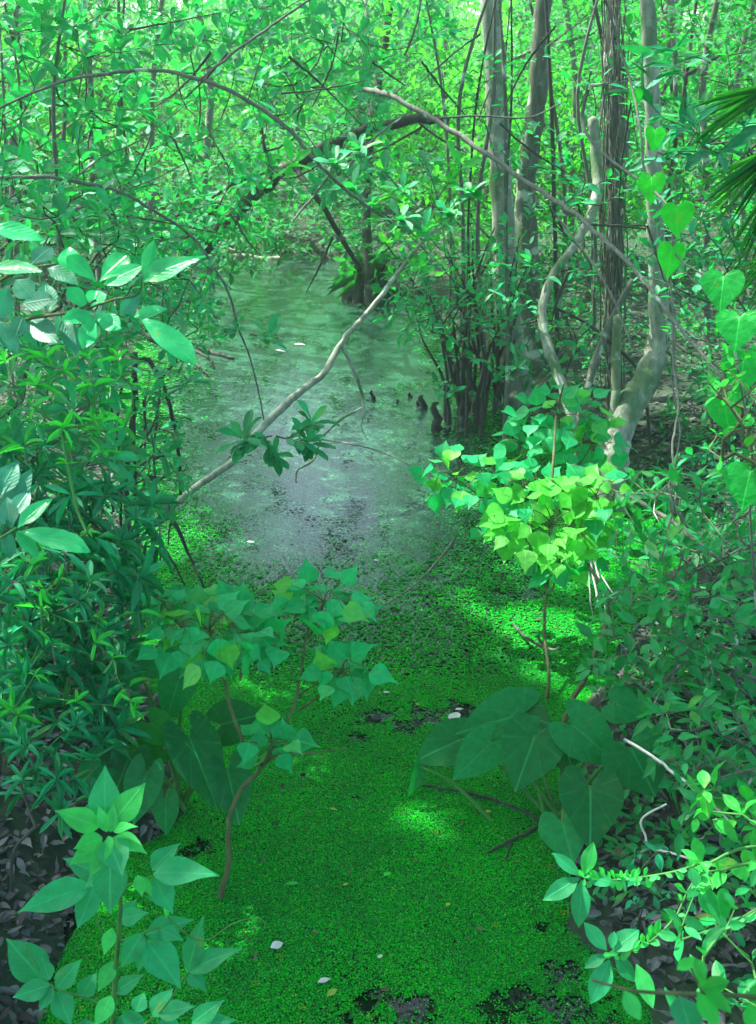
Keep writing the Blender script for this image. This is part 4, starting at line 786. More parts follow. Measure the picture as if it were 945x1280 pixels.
# ================================================================== NEAR PLANTS (each big leaf a part)
def leafy(name, label, cat, root, stems, leaves, stemmat='stem'):
    """leaves: (bx,by,tx,ty,w,Yb,Yt,template,mat)"""
    th = thing(name, label, cat, root); tb = Tubes()
    for s in stems: P, r = pxpath(s, 6, .1); tb.tube(P, r, 8)
    tb.build('stem', M[stemmat], th)
    for (bx, by, tx, ty, w_, Yb, Yt, tm, mat) in leaves:
        b = A(bx, by, Yb); t = A(tx, ty, Yt); v = (CAM - b) / np.linalg.norm(CAM - b)
        leaf_between(b, t, w_ * mpp(b), v * .8 + Z * .5 + rv() * .25, tm, M[mat], th, bend=R.uniform(.5, 1.5), rnd=R.uniform(.1, .85))
    return th
N_, Gy = 'near', 'neargrey'
leafy('glossy_leaved_shrub', 'near shrub at the left edge with large glossy pale green leaves above the dense thicket', 'shrub', onland(-1.7, 1.7),
 [[(-120, 520, 8, 1.6), (-40, 430, 6, 1.6), (30, 400, 5, 1.55), (90, 390, 4, 1.5), (120, 375, 3, 1.5)], [(-60, 400, 5, 1.6), (10, 345, 4, 1.5), (70, 330, 3, 1.5)], [(100, 390, 3, 1.5), (140, 375, 3, 1.5), (172, 368, 2.5, 1.5), (178, 348, 2, 1.5)], [(-60, 330, 4, 1.5), (-10, 300, 3, 1.45)], [(-1700 / 9, 980, 14, 1.7), (-150, 700, 10, 1.65), (-120, 520, 8, 1.6)]],
 [(-12, 285, 54, 294, 30, 1.45, 1.45, 'ellip', N_), (-14, 335, 50, 334, 26, 1.5, 1.48, 'ellip', N_), (88, 340, 84, 306, 28, 1.5, 1.52, 'ellip', N_), (120, 352, 85, 318, 28, 1.5, 1.5, 'obovate', N_), (125, 352, 158, 316, 34, 1.5, 1.52, 'obovate', N_), (130, 356, 178, 330, 28, 1.5, 1.5, 'ellip', N_),
  (178, 350, 250, 316, 30, 1.5, 1.48, 'lance', N_), (180, 346, 193, 300, 20, 1.5, 1.52, 'ellip', N_), (172, 396, 242, 444, 34, 1.48, 1.42, 'obovate', N_), (168, 396, 205, 384, 18, 1.5, 1.48, 'ellip', N_), (150, 392, 175, 368, 22, 1.5, 1.5, 'ellip', Gy),
  (115, 392, 78, 398, 22, 1.5, 1.47, 'ellip', N_), (116, 394, 106, 430, 24, 1.5, 1.45, 'obovate', N_), (118, 392, 148, 408, 24, 1.5, 1.47, 'obovate', N_), (116, 388, 122, 360, 26, 1.5, 1.52, 'obovate', N_), (110, 388, 86, 358, 24, 1.5, 1.5, 'obovate', N_),
  (40, 400, 68, 426, 30, 1.55, 1.5, 'ellip', Gy), (30, 395, 20, 420, 24, 1.55, 1.52, 'ellip', Gy), (28, 380, 66, 372, 28, 1.55, 1.53, 'ellip', Gy), (10, 360, -6, 400, 30, 1.5, 1.48, 'ellip', Gy), (60, 335, 96, 350, 26, 1.52, 1.5, 'ellip', Gy), (20, 350, 40, 372, 30, 1.52, 1.5, 'ellip', Gy), (60, 390, 58, 350, 26, 1.56, 1.6, 'ellip', Gy), (-5, 400, 22, 440, 28, 1.55, 1.52, 'ellip', Gy), (80, 400, 96, 440, 24, 1.55, 1.5, 'ellip', Gy), (40, 330, 66, 305, 26, 1.55, 1.6, 'ellip', Gy)], 'stembrown')
leafy('glossy_leaved_shoot', 'near shoot at the left edge with two long shiny leaves pointing right', 'shoot', onland(-1.5, 1.5),
 [[(-60, 760, 6, 1.35), (-20, 690, 4, 1.35), (20, 660, 3, 1.33)], [(-160, 1000, 10, 1.4), (-60, 760, 6, 1.35)]],
 [(22, 660, 62, 620, 22, 1.33, 1.36, 'ellip', N_), (22, 664, 106, 680, 30, 1.33, 1.3, 'obovate', N_), (20, 664, 48, 694, 20, 1.33, 1.31, 'ellip', N_), (14, 660, 8, 620, 24, 1.35, 1.38, 'ellip', Gy), (10, 655, 36, 610, 26, 1.36, 1.4, 'ellip', Gy), (6, 655, -16, 630, 24, 1.35, 1.36, 'ellip', Gy), (0, 650, 40, 585, 28, 1.4, 1.45, 'ellip', Gy), (12, 664, 10, 700, 20, 1.34, 1.33, 'ellip', Gy), (-2, 620, 20, 575, 30, 1.42, 1.45, 'ellip', Gy)])
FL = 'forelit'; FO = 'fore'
leafy('climbing_herb', 'pale green herb with paired pointed leaves standing in the lower left foreground', 'herb', onland(-.66, 1.35),
 [[(140, 1420, 9, 1.45), (140, 1330, 8, 1.4), (143, 1230, 7, 1.38), (150, 1150, 6, 1.35), (150, 1100, 5, 1.32), (138, 1062, 4, 1.3)], [(150, 1110, 3, 1.35), (185, 1098, 2.5, 1.35), (215, 1085, 2, 1.35)], [(143, 1180, 3, 1.38), (180, 1165, 2.5, 1.36), (200, 1160, 2, 1.36)], [(140, 1260, 3, 1.4), (100, 1245, 2.5, 1.4), (62, 1230, 2, 1.4), (30, 1180, 2, 1.42)], [(150, 1300, 3, 1.4), (200, 1265, 2.5, 1.4), (235, 1215, 2, 1.38)], [(135, 1180, 2, 1.36), (120, 1150, 2, 1.38)],
  [(208, 1145, 1.6, 1.33), (225, 1160, 1.5, 1.33), (245, 1175, 1.5, 1.33), (265, 1172, 1.4, 1.33), (290, 1155, 1.3, 1.33), (318, 1147, 1.2, 1.33), (330, 1152, 1, 1.33), (330, 1160, 1, 1.33)]],
 [(132, 1030, 130, 958, 42, 1.31, 1.34, 'lance', FO), (140, 1030, 182, 978, 36, 1.3, 1.34, 'lance', FL), (124, 1034, 72, 1012, 32, 1.3, 1.28, 'lance', FL), (128, 1048, 94, 1058, 28, 1.29, 1.26, 'lance', FL), (142, 1046, 182, 1062, 26, 1.29, 1.26, 'lance', FL), (136, 1048, 152, 1090, 40, 1.29, 1.22, 'lance', FO), (128, 1054, 88, 1078, 30, 1.29, 1.25, 'lance', FL), (134, 1040, 122, 1006, 16, 1.29, 1.31, 'lance', FL), (138, 1040, 142, 1004, 16, 1.29, 1.31, 'lance', FL), (142, 1038, 168, 1030, 16, 1.29, 1.27, 'lance', FL), (134, 1056, 112, 1094, 22, 1.28, 1.22, 'lance', FL), (136, 1045, 138, 1062, 10, 1.27, 1.24, 'lance', FL), (140, 1050, 130, 1078, 9, 1.27, 1.24, 'lance', FL),
  (138, 1072, 137, 1142, 44, 1.31, 1.25, 'lance', FO), (148, 1080, 105, 1108, 38, 1.32, 1.3, 'lance', FO), (112, 1108, 22, 1134, 42, 1.35, 1.3, 'lance', FO), (118, 1108, 96, 1162, 32, 1.35, 1.3, 'lance', FO), (140, 1100, 78, 1070, 34, 1.38, 1.4, 'lance', FO), (192, 1092, 268, 1086, 40, 1.34, 1.32, 'lance', FO), (190, 1088, 222, 1052, 30, 1.35, 1.38, 'lance', FO), (192, 1096, 216, 1140, 34, 1.34, 1.3, 'lance', FO), (176, 1096, 190, 1120, 14, 1.33, 1.31, 'lance', FL), (172, 1094, 178, 1120, 16, 1.33, 1.3, 'lance', FL), (208, 1148, 214, 1098, 10, 1.33, 1.34, 'lance', FL), (207, 1120, 214, 1068, 9, 1.33, 1.35, 'lance', FL), (150, 1150, 182, 1140, 24, 1.37, 1.36, 'lance', FO), (140, 1160, 130, 1195, 18, 1.36, 1.33, 'lance', FL), (150, 1150, 170, 1125, 22, 1.4, 1.42, 'lance', FO),
  (182, 1168, 240, 1148, 30, 1.36, 1.37, 'lance', FO), (184, 1176, 226, 1232, 44, 1.36, 1.3, 'lance', FO), (182, 1176, 172, 1216, 22, 1.36, 1.33, 'lance', FO), (178, 1166, 150, 1212, 30, 1.36, 1.33, 'lance', FO), (200, 1162, 228, 1174, 20, 1.36, 1.34, 'lance', FO), (142, 1202, 122, 1240, 22, 1.38, 1.34, 'lance', FL), (144, 1240, 178, 1218, 22, 1.38, 1.38, 'lance', FO), (140, 1245, 118, 1284, 24, 1.38, 1.34, 'lance', FL), (235, 1214, 252, 1146, 28, 1.38, 1.42, 'lance', FO), (236, 1214, 296, 1182, 30, 1.38, 1.38, 'lance', FO), (236, 1218, 258, 1236, 22, 1.38, 1.35, 'lance', FO), (234, 1216, 248, 1190, 18, 1.38, 1.4, 'lance', FL),
  (55, 1228, 10, 1170, 50, 1.42, 1.46, 'lance', FO), (62, 1232, 14, 1246, 28, 1.4, 1.38, 'lance', FO), (70, 1236, 100, 1200, 26, 1.4, 1.42, 'lance', FO), (72, 1240, 88, 1282, 30, 1.4, 1.36, 'lance', FO), (66, 1234, 48, 1264, 20, 1.4, 1.37, 'lance', FO), (62, 1225, 52, 1196, 20, 1.4, 1.42, 'lance', FO), (100, 1248, 120, 1215, 26, 1.42, 1.45, 'lance', FO),
  (190, 1270, 214, 1236, 28, 1.4, 1.42, 'lance', FO), (200, 1268, 240, 1256, 26, 1.4, 1.38, 'lance', FO), (180, 1275, 138, 1290, 36, 1.4, 1.36, 'lance', FO), (200, 1275, 225, 1310, 32, 1.4, 1.36, 'lance', FO), (240, 1285, 292, 1272, 30, 1.42, 1.42, 'lance', FO), (240, 1280, 278, 1250, 26, 1.42, 1.44, 'lance', FO), (110, 1275, 100, 1310, 34, 1.4, 1.35, 'lance', FO), (170, 1265, 180, 1240, 22, 1.4, 1.42, 'lance', FO)])
# lower right trailing plant
rn_ = [(880, 1078, 3, 1.75), (840, 1090, 2.8, 1.78), (790, 1098, 2.6, 1.8), (745, 1100, 2.4, 1.82), (730, 1097, 2, 1.82)]
rn2 = [(885, 1080, 3, 1.75), (862, 1110, 3, 1.74), (845, 1145, 3, 1.72), (815, 1175, 2.6, 1.7), (785, 1190, 2.4, 1.7), (762, 1192, 2.2, 1.7)]
ls = [(725, 1095, 692, 1066, 17, 1.82, 1.84, 'ellip', 'fore'), (730, 1093, 742, 1054, 20, 1.82, 1.84, 'ellip', 'forelit'), (732, 1096, 770, 1103, 18, 1.82, 1.8, 'ellip', 'fore'), (724, 1098, 680, 1124, 24, 1.82, 1.78, 'ellip', 'fore'), (727, 1100, 724, 1160, 25, 1.82, 1.76, 'ellip', 'fore'), (730, 1094, 738, 1076, 12, 1.82, 1.83, 'ellip', 'fore'),
      (758, 1188, 731, 1153, 20, 1.7, 1.73, 'ellip', 'fore'), (766, 1190, 798, 1160, 28, 1.7, 1.73, 'ellip', 'fore'), (758, 1194, 731, 1208, 16, 1.7, 1.68, 'ellip', 'fore'), (762, 1200, 739, 1254, 28, 1.7, 1.64, 'ellip', 'fore'), (768, 1196, 796, 1227, 22, 1.7, 1.67, 'ellip', 'fore'), (795, 1205, 818, 1260, 24, 1.68, 1.62, 'ellip', 'forelit'), (764, 1185, 768, 1164, 12, 1.7, 1.72, 'ellip', 'fore')]
for path in (rn_, rn2):
    for i in range(34):
        s = R.random() * (len(path) - 1); k = int(s); q = s - k; x = path[k][0] * (1 - q) + path[k + 1][0] * q; y = path[k][1] * (1 - q) + path[k + 1][1] * q; Y = path[k][3]
        a = R.uniform(0, 6.28); l = R.uniform(8, 18); ls.append((x, y, x + l * math.cos(a), y + l * math.sin(a), l * .55, Y, Y - .01, 'obovate', 'forelit'))
leafy('trailing_herb', 'trailing herb with two whorls of oval leaves and tiny leaf buds in the lower right', 'herb', onland(.85, 1.8), [rn_, rn2, [(885, 1080, 4, 1.75), (930, 1060, 4, 1.75), (990, 1060, 4, 1.8)]], ls, 'stem')
leafy('bright_shoot', 'very bright green shoot closest to the viewer in the lower right corner', 'shoot', onland(.62, .9),
 [[(1000, 1260, 7, 0.72), (930, 1245, 6, 0.72), (850, 1242, 5, 0.72), (790, 1238, 4, 0.72), (740, 1225, 3, 0.74)], [(880, 1245, 4, 0.72), (870, 1225, 3, 0.72), (862, 1205, 3, 0.71)]],
 [(872, 1232, 880, 1212, 18, 0.72, 0.72, 'ellip', 'fresh'), (878, 1234, 912, 1226, 20, 0.72, 0.72, 'ellip', 'fresh'), (880, 1238, 914, 1262, 20, 0.72, 0.70, 'ellip', 'fresh'), (872, 1240, 898, 1284, 24, 0.72, 0.69, 'ellip', 'fresh'), (935, 1250, 962, 1238, 26, 0.72, 0.72, 'ellip', 'fresh'), (936, 1255, 950, 1290, 28, 0.72, 0.70, 'ellip', 'fresh'), (846, 1212, 870, 1198, 16, 0.71, 0.71, 'ellip', 'fresh'), (870, 1198, 880, 1222, 16, 0.71, 0.69, 'ellip', 'fresh'), (780, 1238, 800, 1275, 22, 0.73, 0.71, 'ellip', 'forelit'), (850, 1245, 866, 1290, 40, 0.73, 0.69, 'ellip', 'fore')], 'stembrown')
# ================================================================== PALM
th = thing('fan_palm', 'fan palm with sunlit narrow blades hanging at the right edge', 'palm', onland(2.3, 5.0))
tb = Tubes(); P, r = smooth_path([onland(2.3, 5.0), A(985, 420, 4.8), A(975, 250, 4.6), A(965, 180, 4.5)], [.02, .014, .01, .008], 6); tb.tube(P, r, 8)
P, r = smooth_path([onland(2.3, 5.0), A(990, 360, 4.7), A(955, 290, 4.4)], [.02, .012, .007], 6); tb.tube(P, r, 8); tb.build('stalk', M['stem'], th)
F = Foliage()
for (hx, hy, Y, a0, a1, n, l) in ((985, 180, 4.6, 184, 224, 13, 120), (978, 215, 4.5, 222, 262, 12, 125), (990, 300, 4.0, 190, 240, 10, 90), (975, 110, 4.4, 165, 200, 9, 110)):
    h = A(hx, hy, Y)
    for i in range(n):
        a = math.radians(a0 + (a1 - a0) * i / (n - 1) + R.uniform(-2, 2)); ll = l * R.uniform(.75, 1.1); e = A(hx + ll * math.cos(a), hy - ll * math.sin(a) + ll * .35, Y - R.uniform(.0, .25))
        F.add('blade', h, e - h, (CAM - h) / 4 + Z * .7 + rv() * .5, float(np.linalg.norm(e - h)), .009, R.uniform(.4, 1), .35)
F.build('fan_blades', M['palm'], th)
# ================================================================== DEAD WOOD AND VINES
def wood(name, label, cat, paths, mat, sub=5, jit=.25, sides=8, part='limb'):
    P0, _ = pxpath(paths[0], 2, 0); th = thing(name, label, cat, P0[0]); 
    for i, p in enumerate(paths):
        tb = Tubes(); P, r = pxpath(p, sub, jit); tb.tube(P, r, sides, .04); tb.build(part if i == 0 else 'side_twig', M[mat], th)
    return th
wood('fallen_branch', 'crooked grey branch rising out of the creek at a slant from lower left to centre', 'branch',
 [[(188, 658, 7.8, 4.6), (240, 612, 8.6, 4.8), (290, 578, 9.4, 4.95), (318, 545, 9.4, 5.1), (350, 512, 10, 5.25), (372, 492, 9.4, 5.3), (405, 466, 8.6, 5.4), (420, 440, 7.8, 5.5), (437, 415, 7, 5.55), (460, 390, 6.2, 5.65), (490, 352, 6.2, 5.75), (520, 312, 4.7, 5.85), (545, 285, 3.1, 5.9)],
  [(428, 433, 4.7, 5.52), (443, 465, 4.7, 5.5), (453, 495, 3.9, 5.5), (455, 522, 3.1, 5.5)], [(452, 510, 3.1, 5.5), (425, 525, 3.9, 5.45), (402, 548, 3.1, 5.4), (392, 575, 2.3, 5.35), (372, 588, 2.3, 5.35), (370, 604, 1.6, 5.35)], [(400, 549, 2.3, 5.4), (445, 556, 2.3, 5.3), (480, 566, 1.9, 5.3), (516, 583, 1.6, 5.25)], [(455, 515, 1.6, 5.5), (452, 535, 1.2, 5.5), (460, 550, 0.78, 5.5)]], 'barkpale', jit=.1)
wood('arching_branch', 'long thin grey branch arching from the upper left down toward the centre', 'branch',
 [[(-30, 150, 3.1, 5.6), (60, 108, 3.9, 5.5), (120, 94, 4.3, 5.4), (190, 88, 4.7, 5.4), (262, 103, 5.1, 5.3), (320, 132, 5.5, 5.3), (365, 165, 5.5, 5.3), (385, 190, 4.7, 5.3), (415, 222, 4.7, 5.3), (455, 255, 3.9, 5.4), (500, 285, 3.1, 5.5)], [(250, 100, 3.9, 5.3), (300, 60, 3.9, 5.4), (350, 25, 3.5, 5.5), (400, -10, 3.1, 5.6)], [(310, 125, 2, 5.3), (322, 85, 1.7, 5.2), (330, 55, 1.6, 5.2)]], 'twig')
wood('arching_branch', 'straight grey branch slanting down to the right past the two large trunks', 'branch',
 [[(455, 112, 6.2, 5.6), (485, 119, 7, 5.4), (560, 160, 7, 5.2), (640, 215, 6.2, 4.9), (700, 255, 6.2, 4.6), (750, 295, 5.9, 4.3), (800, 345, 5.5, 4.0), (850, 410, 4.7, 3.7), (900, 470, 3.9, 3.4), (935, 520, 3.1, 3.2)], [(800, 345, 2.3, 4.0), (840, 358, 2.3, 3.9), (870, 395, 2, 3.8), (890, 440, 1.6, 3.7)], [(540, 148, 3.1, 5.3), (600, 145, 2.3, 5.4), (660, 147, 2, 5.5), (700, 130, 1.6, 5.6)]], 'twig')
wood('bare_branch', 'bare grey branch from the left edge over the thicket, drooping to a leafy sprig', 'branch',
 [[(-30, 222, 4.7, 4.2), (40, 221, 5.1, 4.2), (100, 228, 4.7, 4.2), (150, 240, 4.3, 4.2), (190, 262, 3.9, 4.2), (235, 292, 3.9, 4.3), (262, 325, 3.5, 4.3), (285, 365, 3.1, 4.3), (298, 410, 2.7, 4.3), (312, 445, 2.3, 4.3), (322, 485, 2, 4.3), (330, 525, 1.9, 4.3)], [(90, 227, 2, 4.2), (130, 195, 2, 4.3), (175, 175, 1.6, 4.4), (240, 125, 1.2, 4.5)], [(150, 240, 1.6, 4.2), (190, 225, 1.6, 4.2), (230, 205, 1.2, 4.3)]], 'twig')
wood('fallen_log', 'dark mossy log slanting behind the foliage above the creek end', 'log', [[(215, 345, 16, 8.8), (255, 305, 18, 8.7), (300, 262, 18, 8.6), (345, 222, 17, 8.5), (400, 188, 16, 8.4), (450, 165, 15, 8.3), (520, 150, 12, 8.2), (560, 150, 10, 8.2)], [(365, 205, 8, 8.4), (395, 245, 7, 8.2), (425, 295, 7, 8.3), (450, 335, 6, 8.6)]], 'barkdark')
wood('fallen_log', 'thin pale horizontal log lying at the left side of the creek end', 'log', [[(262, 320, 8, None), (310, 322, 7, None), (385, 323, 6, None)], [(262, 306, 3, 11), (290, 312, 3, 11), (300, 318, 3, 11), (285, 330, 2.5, 11)]], 'barkpale')
wood('sunken_branch', 'dark forked branch lying on the water at the left shore', 'branch', [[(190, 425, 8, None), (235, 436, 8, None), (262, 440, 6, None), (292, 448, 4, None)], [(240, 436, 4, None), (262, 448, 3, None), (268, 460, 2, None)], [(215, 430, 4, None), (245, 455, 3, None), (262, 470, 2, None)]], 'barkdark')
wood('dead_branch', 'grey dead branch reaching over the right bank behind the paired leaf vine', 'branch', [[(765, 612, 3, 3.9), (800, 628, 5, 3.7), (830, 645, 6, 3.55), (860, 668, 6, 3.4), (900, 700, 5, 3.2)], [(780, 618, 3, 3.8), (825, 616, 3, 3.7), (860, 625, 2, 3.6), (880, 617, 1.6, 3.6)]], 'twig')
wood('hanging_root', 'dark arching root left of the creek that bends down into the water', 'root', [[(160, 455, 6, 4.5), (185, 450, 6, 4.45), (205, 485, 5, 4.4), (218, 530, 5, 4.4), (224, 580, 4.5, 4.45), (226, 618, 4, 4.5)]], 'barkdark')
wood('hanging_root', 'dark twisted root with forks below the arching one at the left shore', 'root', [[(170, 590, 5, 4.1), (200, 620, 6, 4.0), (214, 645, 6, 3.95), (235, 690, 4, 3.95), (255, 735, 2.5, 4.0)], [(214, 645, 4, 3.95), (190, 660, 4, 3.9), (165, 680, 3, 3.9)], [(190, 660, 3, 3.9), (215, 700, 3, 3.85), (235, 740, 2, 3.9)], [(214, 645, 3, 3.95), (210, 680, 2, 3.95)]], 'barkdark')
for k, (x, y0, y1, w_, Y) in enumerate([(165, 440, 700, 7, 4.2), (172, 470, 740, 5, 4.0), (150, 480, 690, 4, 4.1), (184, 500, 640, 3, 4.3), (140, 430, 640, 3.5, 4.4), (195, 520, 700, 2.5, 4.1)]):
    pts = [(x + R.uniform(-6, 6), y0 + (y1 - y0) * s, w_, Y) for s in (0, .25, .5, .75, 1)]
    wood('hanging_root', ['thickest of the dark upright roots at the left shore', 'dark upright root beside the thickest one at the left shore', 'upright root left of the thickest one', 'short thin root nearest the arching root', 'upright root farthest left at the shore behind leaves', 'thin root hanging closest to the open water'][k], 'root', [pts], 'barkdark')
wood('water_twig', 'thin bent twig lying across the duckweed right of the centre', 'twig', [[(572, 668, 3, 4.4), (548, 700, 3, 4.4), (510, 738, 2.6, 4.2), (470, 762, 2, None)]], 'twig')
wood('water_twig', 'short dark twig standing in duckweed beside the sunlit sapling stem', 'twig', [[(640, 780, 3, None), (662, 800, 4, 3.8), (690, 812, 4, 3.7), (700, 810, 3, 3.7)], [(672, 795, 3, 3.75), (682, 815, 3, 3.7)]], 'barkdark')
wood('creek_stem', 'curved greenish stem rising between the arrow leaves and the dangling dry roots', 'stem', [[(735, 705, 4, 3.5), (758, 745, 5, 3.4), (757, 785, 7, 3.3), (740, 825, 7, 3.2), (718, 872, 7, 3.1), (705, 905, 7, 3.0), (702, 960, 7, 2.85)]], 'stembrown')
wood('dry_roots', 'bundle of pale dry roots dangling below the sunlit sapling', 'roots', [[(738, 700, 2.5, 3.6), (745, 740, 3, 3.5), (756, 785, 2.5, 3.4)], [(742, 700, 2, 3.6), (752, 735, 2, 3.5), (760, 780, 2, 3.4)], [(745, 710, 2, 3.6), (765, 740, 1.5, 3.5), (778, 765, 1.2, 3.5)], [(736, 715, 1.5, 3.6), (738, 750, 1.5, 3.5), (742, 775, 1, 3.5)]], 'twigwhite')
wood('hanging_vine', 'pair of twisted grey vines hanging in front of the dark hollow on the right', 'vine', [[(838, 345, 3, 3.9), (841, 400, 3.2, 3.8), (843, 460, 3.2, 3.7), (848, 510, 3.4, 3.6), (840, 560, 3.2, 3.5), (846, 610, 3.2, 3.4), (838, 650, 3, 3.3), (826, 700, 3, 3.2)], [(836, 345, 2, 3.9), (844, 420, 2, 3.8), (840, 470, 2, 3.7), (850, 540, 2.2, 3.6), (842, 590, 2, 3.5), (838, 640, 2, 3.4)], [(845, 590, 3, 3.4), (836, 605, 3.4, 3.35), (842, 632, 3, 3.3), (860, 660, 2.4, 3.3)]], 'twig', sides=6)
wood('broken_twig', 'white broken twig slanting down over the right arrow leaves', 'twig', [[(780, 924, 4, 2.4), (815, 945, 4, 2.35), (850, 972, 4, 2.3), (882, 997, 4, 2.2), (918, 1034, 3, 2.15)]], 'twigwhite')
wood('broken_twig', 'thin white zigzag twig on the muddy bank below the arrow leaves', 'twig', [[(833, 1005, 2.5, 2.35), (802, 1024, 3, 2.32), (807, 1045, 3, 2.3), (813, 1059, 3, 2.28), (845, 1068, 3, 2.25), (875, 1078, 2.5, 2.2)]], 'twigwhite', jit=.1)
wood('bare_twig', 'straight thin grey twig crossing diagonally behind the sunlit sapling', 'twig', [[(690, 262, 2.5, 5.0), (730, 315, 3, 4.9), (765, 370, 3, 4.8), (792, 436, 3, 4.7)]], 'twig')
wood('fallen_branch', 'pale curved branch lying on the duckweed below the arrow leaves', 'branch', [[(528, 982, 3, None), (580, 990, 4, None), (640, 1008, 5, None), (675, 1025, 5, None)], [(610, 1066, 3, None), (640, 1050, 5, None), (680, 1030, 5, None)], [(640, 1050, 3, None), (632, 1075, 2, None)]], 'barkdark')
for k, (x, y, h, w_) in enumerate([(527, 515, 19, 8), (544, 540, 34, 10), (465, 503, 14, 5), (512, 500, 8, 5), (497, 506, 6, 4), (522, 512, 10, 4)]):
    b = G(x, y, -.02); s = mpp(b); tb = Tubes(); P, r = smooth_path([b, b + np.array([.1, 0, .5]) * h * s, b + np.array([-.1, 0, 1.0]) * h * s, b + np.array([.1, 0, 1.12]) * h * s], np.array([.8, .55, .35, .12]) * w_ * s, 4, .1); tb.tube(P, r, 9, .12)
    o = tb.build('cypress_knee', M['barkdark']); tag(o, ['stubby dark wood knee in the water left of the tallest knee', 'tallest dark wood knee in the water in front of the stem clump', 'small knee in the water farthest left', 'tiny knee tip between the others', 'tiniest knee tip second from the left', 'short knee leaning on the stubby one'][k], 'wood knee')
# thin twigs through the upper thicket
lab = ['upper left corner', 'top left', 'left of the arching branch', 'above the arching branch', 'top centre', 'left of the centre trunk', 'right of the centre trunk', 'left of the straight pale trunk', 'between the two large trunks', 'right of the mossy trunk', 'near the snag', 'above the heart leaves', 'top right', 'upper right corner']
for k in range(42):
    c = k % 14; x = 20 + c * 66 + R.uniform(-25, 25); y = R.uniform(20, 300); a = R.uniform(-1.2, 1.2) + (math.pi / 2 if R.random() < .4 else 0); l = R.uniform(50, 150); Y = R.uniform(4.6, 7.5); cv = R.uniform(-.25, .25)
    pts = [(x + math.cos(a) * l * s - math.sin(a) * l * cv * s * s, y + math.sin(a) * l * s + math.cos(a) * l * cv * s * s, R.uniform(2.4, 4.2) * (1 - .6 * s), Y + s * .3) for s in (0, .3, .6, 1)]
    o = wood('bare_twig', 'thin bare twig crossing the foliage, %s part of the thicket' % lab[c], 'twig', [pts], R.choice(['twig', 'twigdark', 'twigdark'])); o['group'] = 'bare twigs %s' % lab[c]
# ================================================================== LEAFY SPRIGS
def sprig(label, hub, stem, n, lp, w_, mat, tm='obovate', Y=4.3, el=(40, 85)):
    th = thing('leafy_sprig', label, 'sprig', A(hub[0], hub[1], Y)); tb = Tubes(); F = Foliage()
    P, r = pxpath([(x, y, w2, Y) for x, y, w2 in stem], 5, .15); tb.tube(P, r, 6); tb.build('twig', M['twig'], th)
    l = lp * mpp(P[0]); rosette(F, tm, P[-1], nz(P[-1] - P[-3]) * .4 + Z * .7 + np.array([0, -.4, 0]), n // 2 + 2, l, l * w_, el, .1, flat=.8); alternate(F, tm, P[len(P) // 3:], n, l, l * w_)
    F.build('foliage', M[mat], th)
sprig('bright green sprig of a few leaves above the creek end', (350, 215), [(330, 235, 2), (345, 222, 1.8), (365, 208, 1.5)], 6, 30, .4, 'fresh', Y=5.0)
sprig('second bright sprig just left of the first above the creek end', (325, 190), [(340, 215, 2), (330, 200, 1.8), (318, 186, 1.5)], 4, 26, .4, 'fresh', Y=5.0)
sprig('bright sprig of upright leaves over the top of the slanted branch', (575, 205), [(545, 250, 2.5), (560, 230, 2), (575, 212, 1.6)], 9, 32, .42, 'fresh', Y=4.8)
sprig('sprig with bright young leaves left of the upright leaved sprig', (535, 205), [(548, 250, 2.5), (540, 225, 2), (532, 205, 1.6)], 7, 28, .42, 'obovate', Y=4.8)
for k, (x, y) in enumerate([(450, 190), (480, 215), (465, 255), (505, 240), (440, 235), (500, 275), (560, 265), (590, 240), (420, 205), (530, 290)]):
    sprig(['shaded sprig left of the bright centre sprigs', 'sprig below the slanted branch start', 'sprig where the arching branch ends', 'sprig under the bright centre sprigs', 'sprig resting on the arching branch', 'sprig at the top of the crooked grey branch', 'sprig hanging below the bright upright sprig', 'sprig touching the straight pale trunk', 'leftmost of the shaded centre sprigs', 'lowest of the shaded centre sprigs'][k], (x, y), [(x + 18, y + 20, 2.5), (x + 8, y + 8, 2), (x, y, 1.5)], 9, 26, .42, 'obovate', Y=R.uniform(4.9, 5.6))
for k, (x, y, dx, dy, n, lp) in enumerate([(300, 412, -8, 0, 8, 26), (345, 545, 40, 10, 16, 34), (340, 545, -35, 5, 13, 34), (330, 545, 12, 24, 9, 30), (360, 548, 30, -18, 9, 30), (312, 418, 22, 4, 7, 26), (518, 345, 6, -10, 9, 22), (235, 690, 5, 5, 0, 20)][:7]):
    sprig(['small leafy sprig halfway down the drooping bare branch', 'drooping leaf cluster over the crooked branch, right part', 'drooping leaf cluster over the crooked branch, left part', 'drooping leaf cluster over the crooked branch, lowest part', 'drooping leaf cluster over the crooked branch, upper right part', 'pointed sprig right of the small sprig on the drooping branch', 'light green sprig beside the stem clump over the creek'][k], (x, y), [(x, y, 2.4), (x + dx * .5, y + dy * .5, 2), (x + dx, y + dy, 1.4)], n, lp, .36, 'fresh' if k == 6 else 'obovate', Y=4.3 if k < 6 else 5.5)
for k, (x, y, Y) in enumerate([(65, 805, 2.4), (160, 860, 2.4), (172, 765, 2.5), (80, 690, 2.6), (110, 740, 2.6), (30, 555, 2.8), (60, 690, 2.7)]):
    sprig(['yellow green star shaped young shoot at the left above the arrow leaves', 'small yellow green star shoot beside the kite leaved sapling', 'little star shoot left of the kite leaved sapling', 'long leaved shoot at the left shore', 'pale long leaved shoot above the yellow star shoot', 'bright star shoot at the left edge under the glossy leaves', 'shoot below the two shiny near leaves'][k], (x, y), [(x + 4, y + 26, 2.4), (x + 2, y + 12, 2), (x, y, 1.4)], 0 if k < 3 else 2, 30 if k < 3 else 36, .22, 'fresh' if k in (0, 1, 2, 5) else 'narrow', 'narrow', Y, (60, 95))
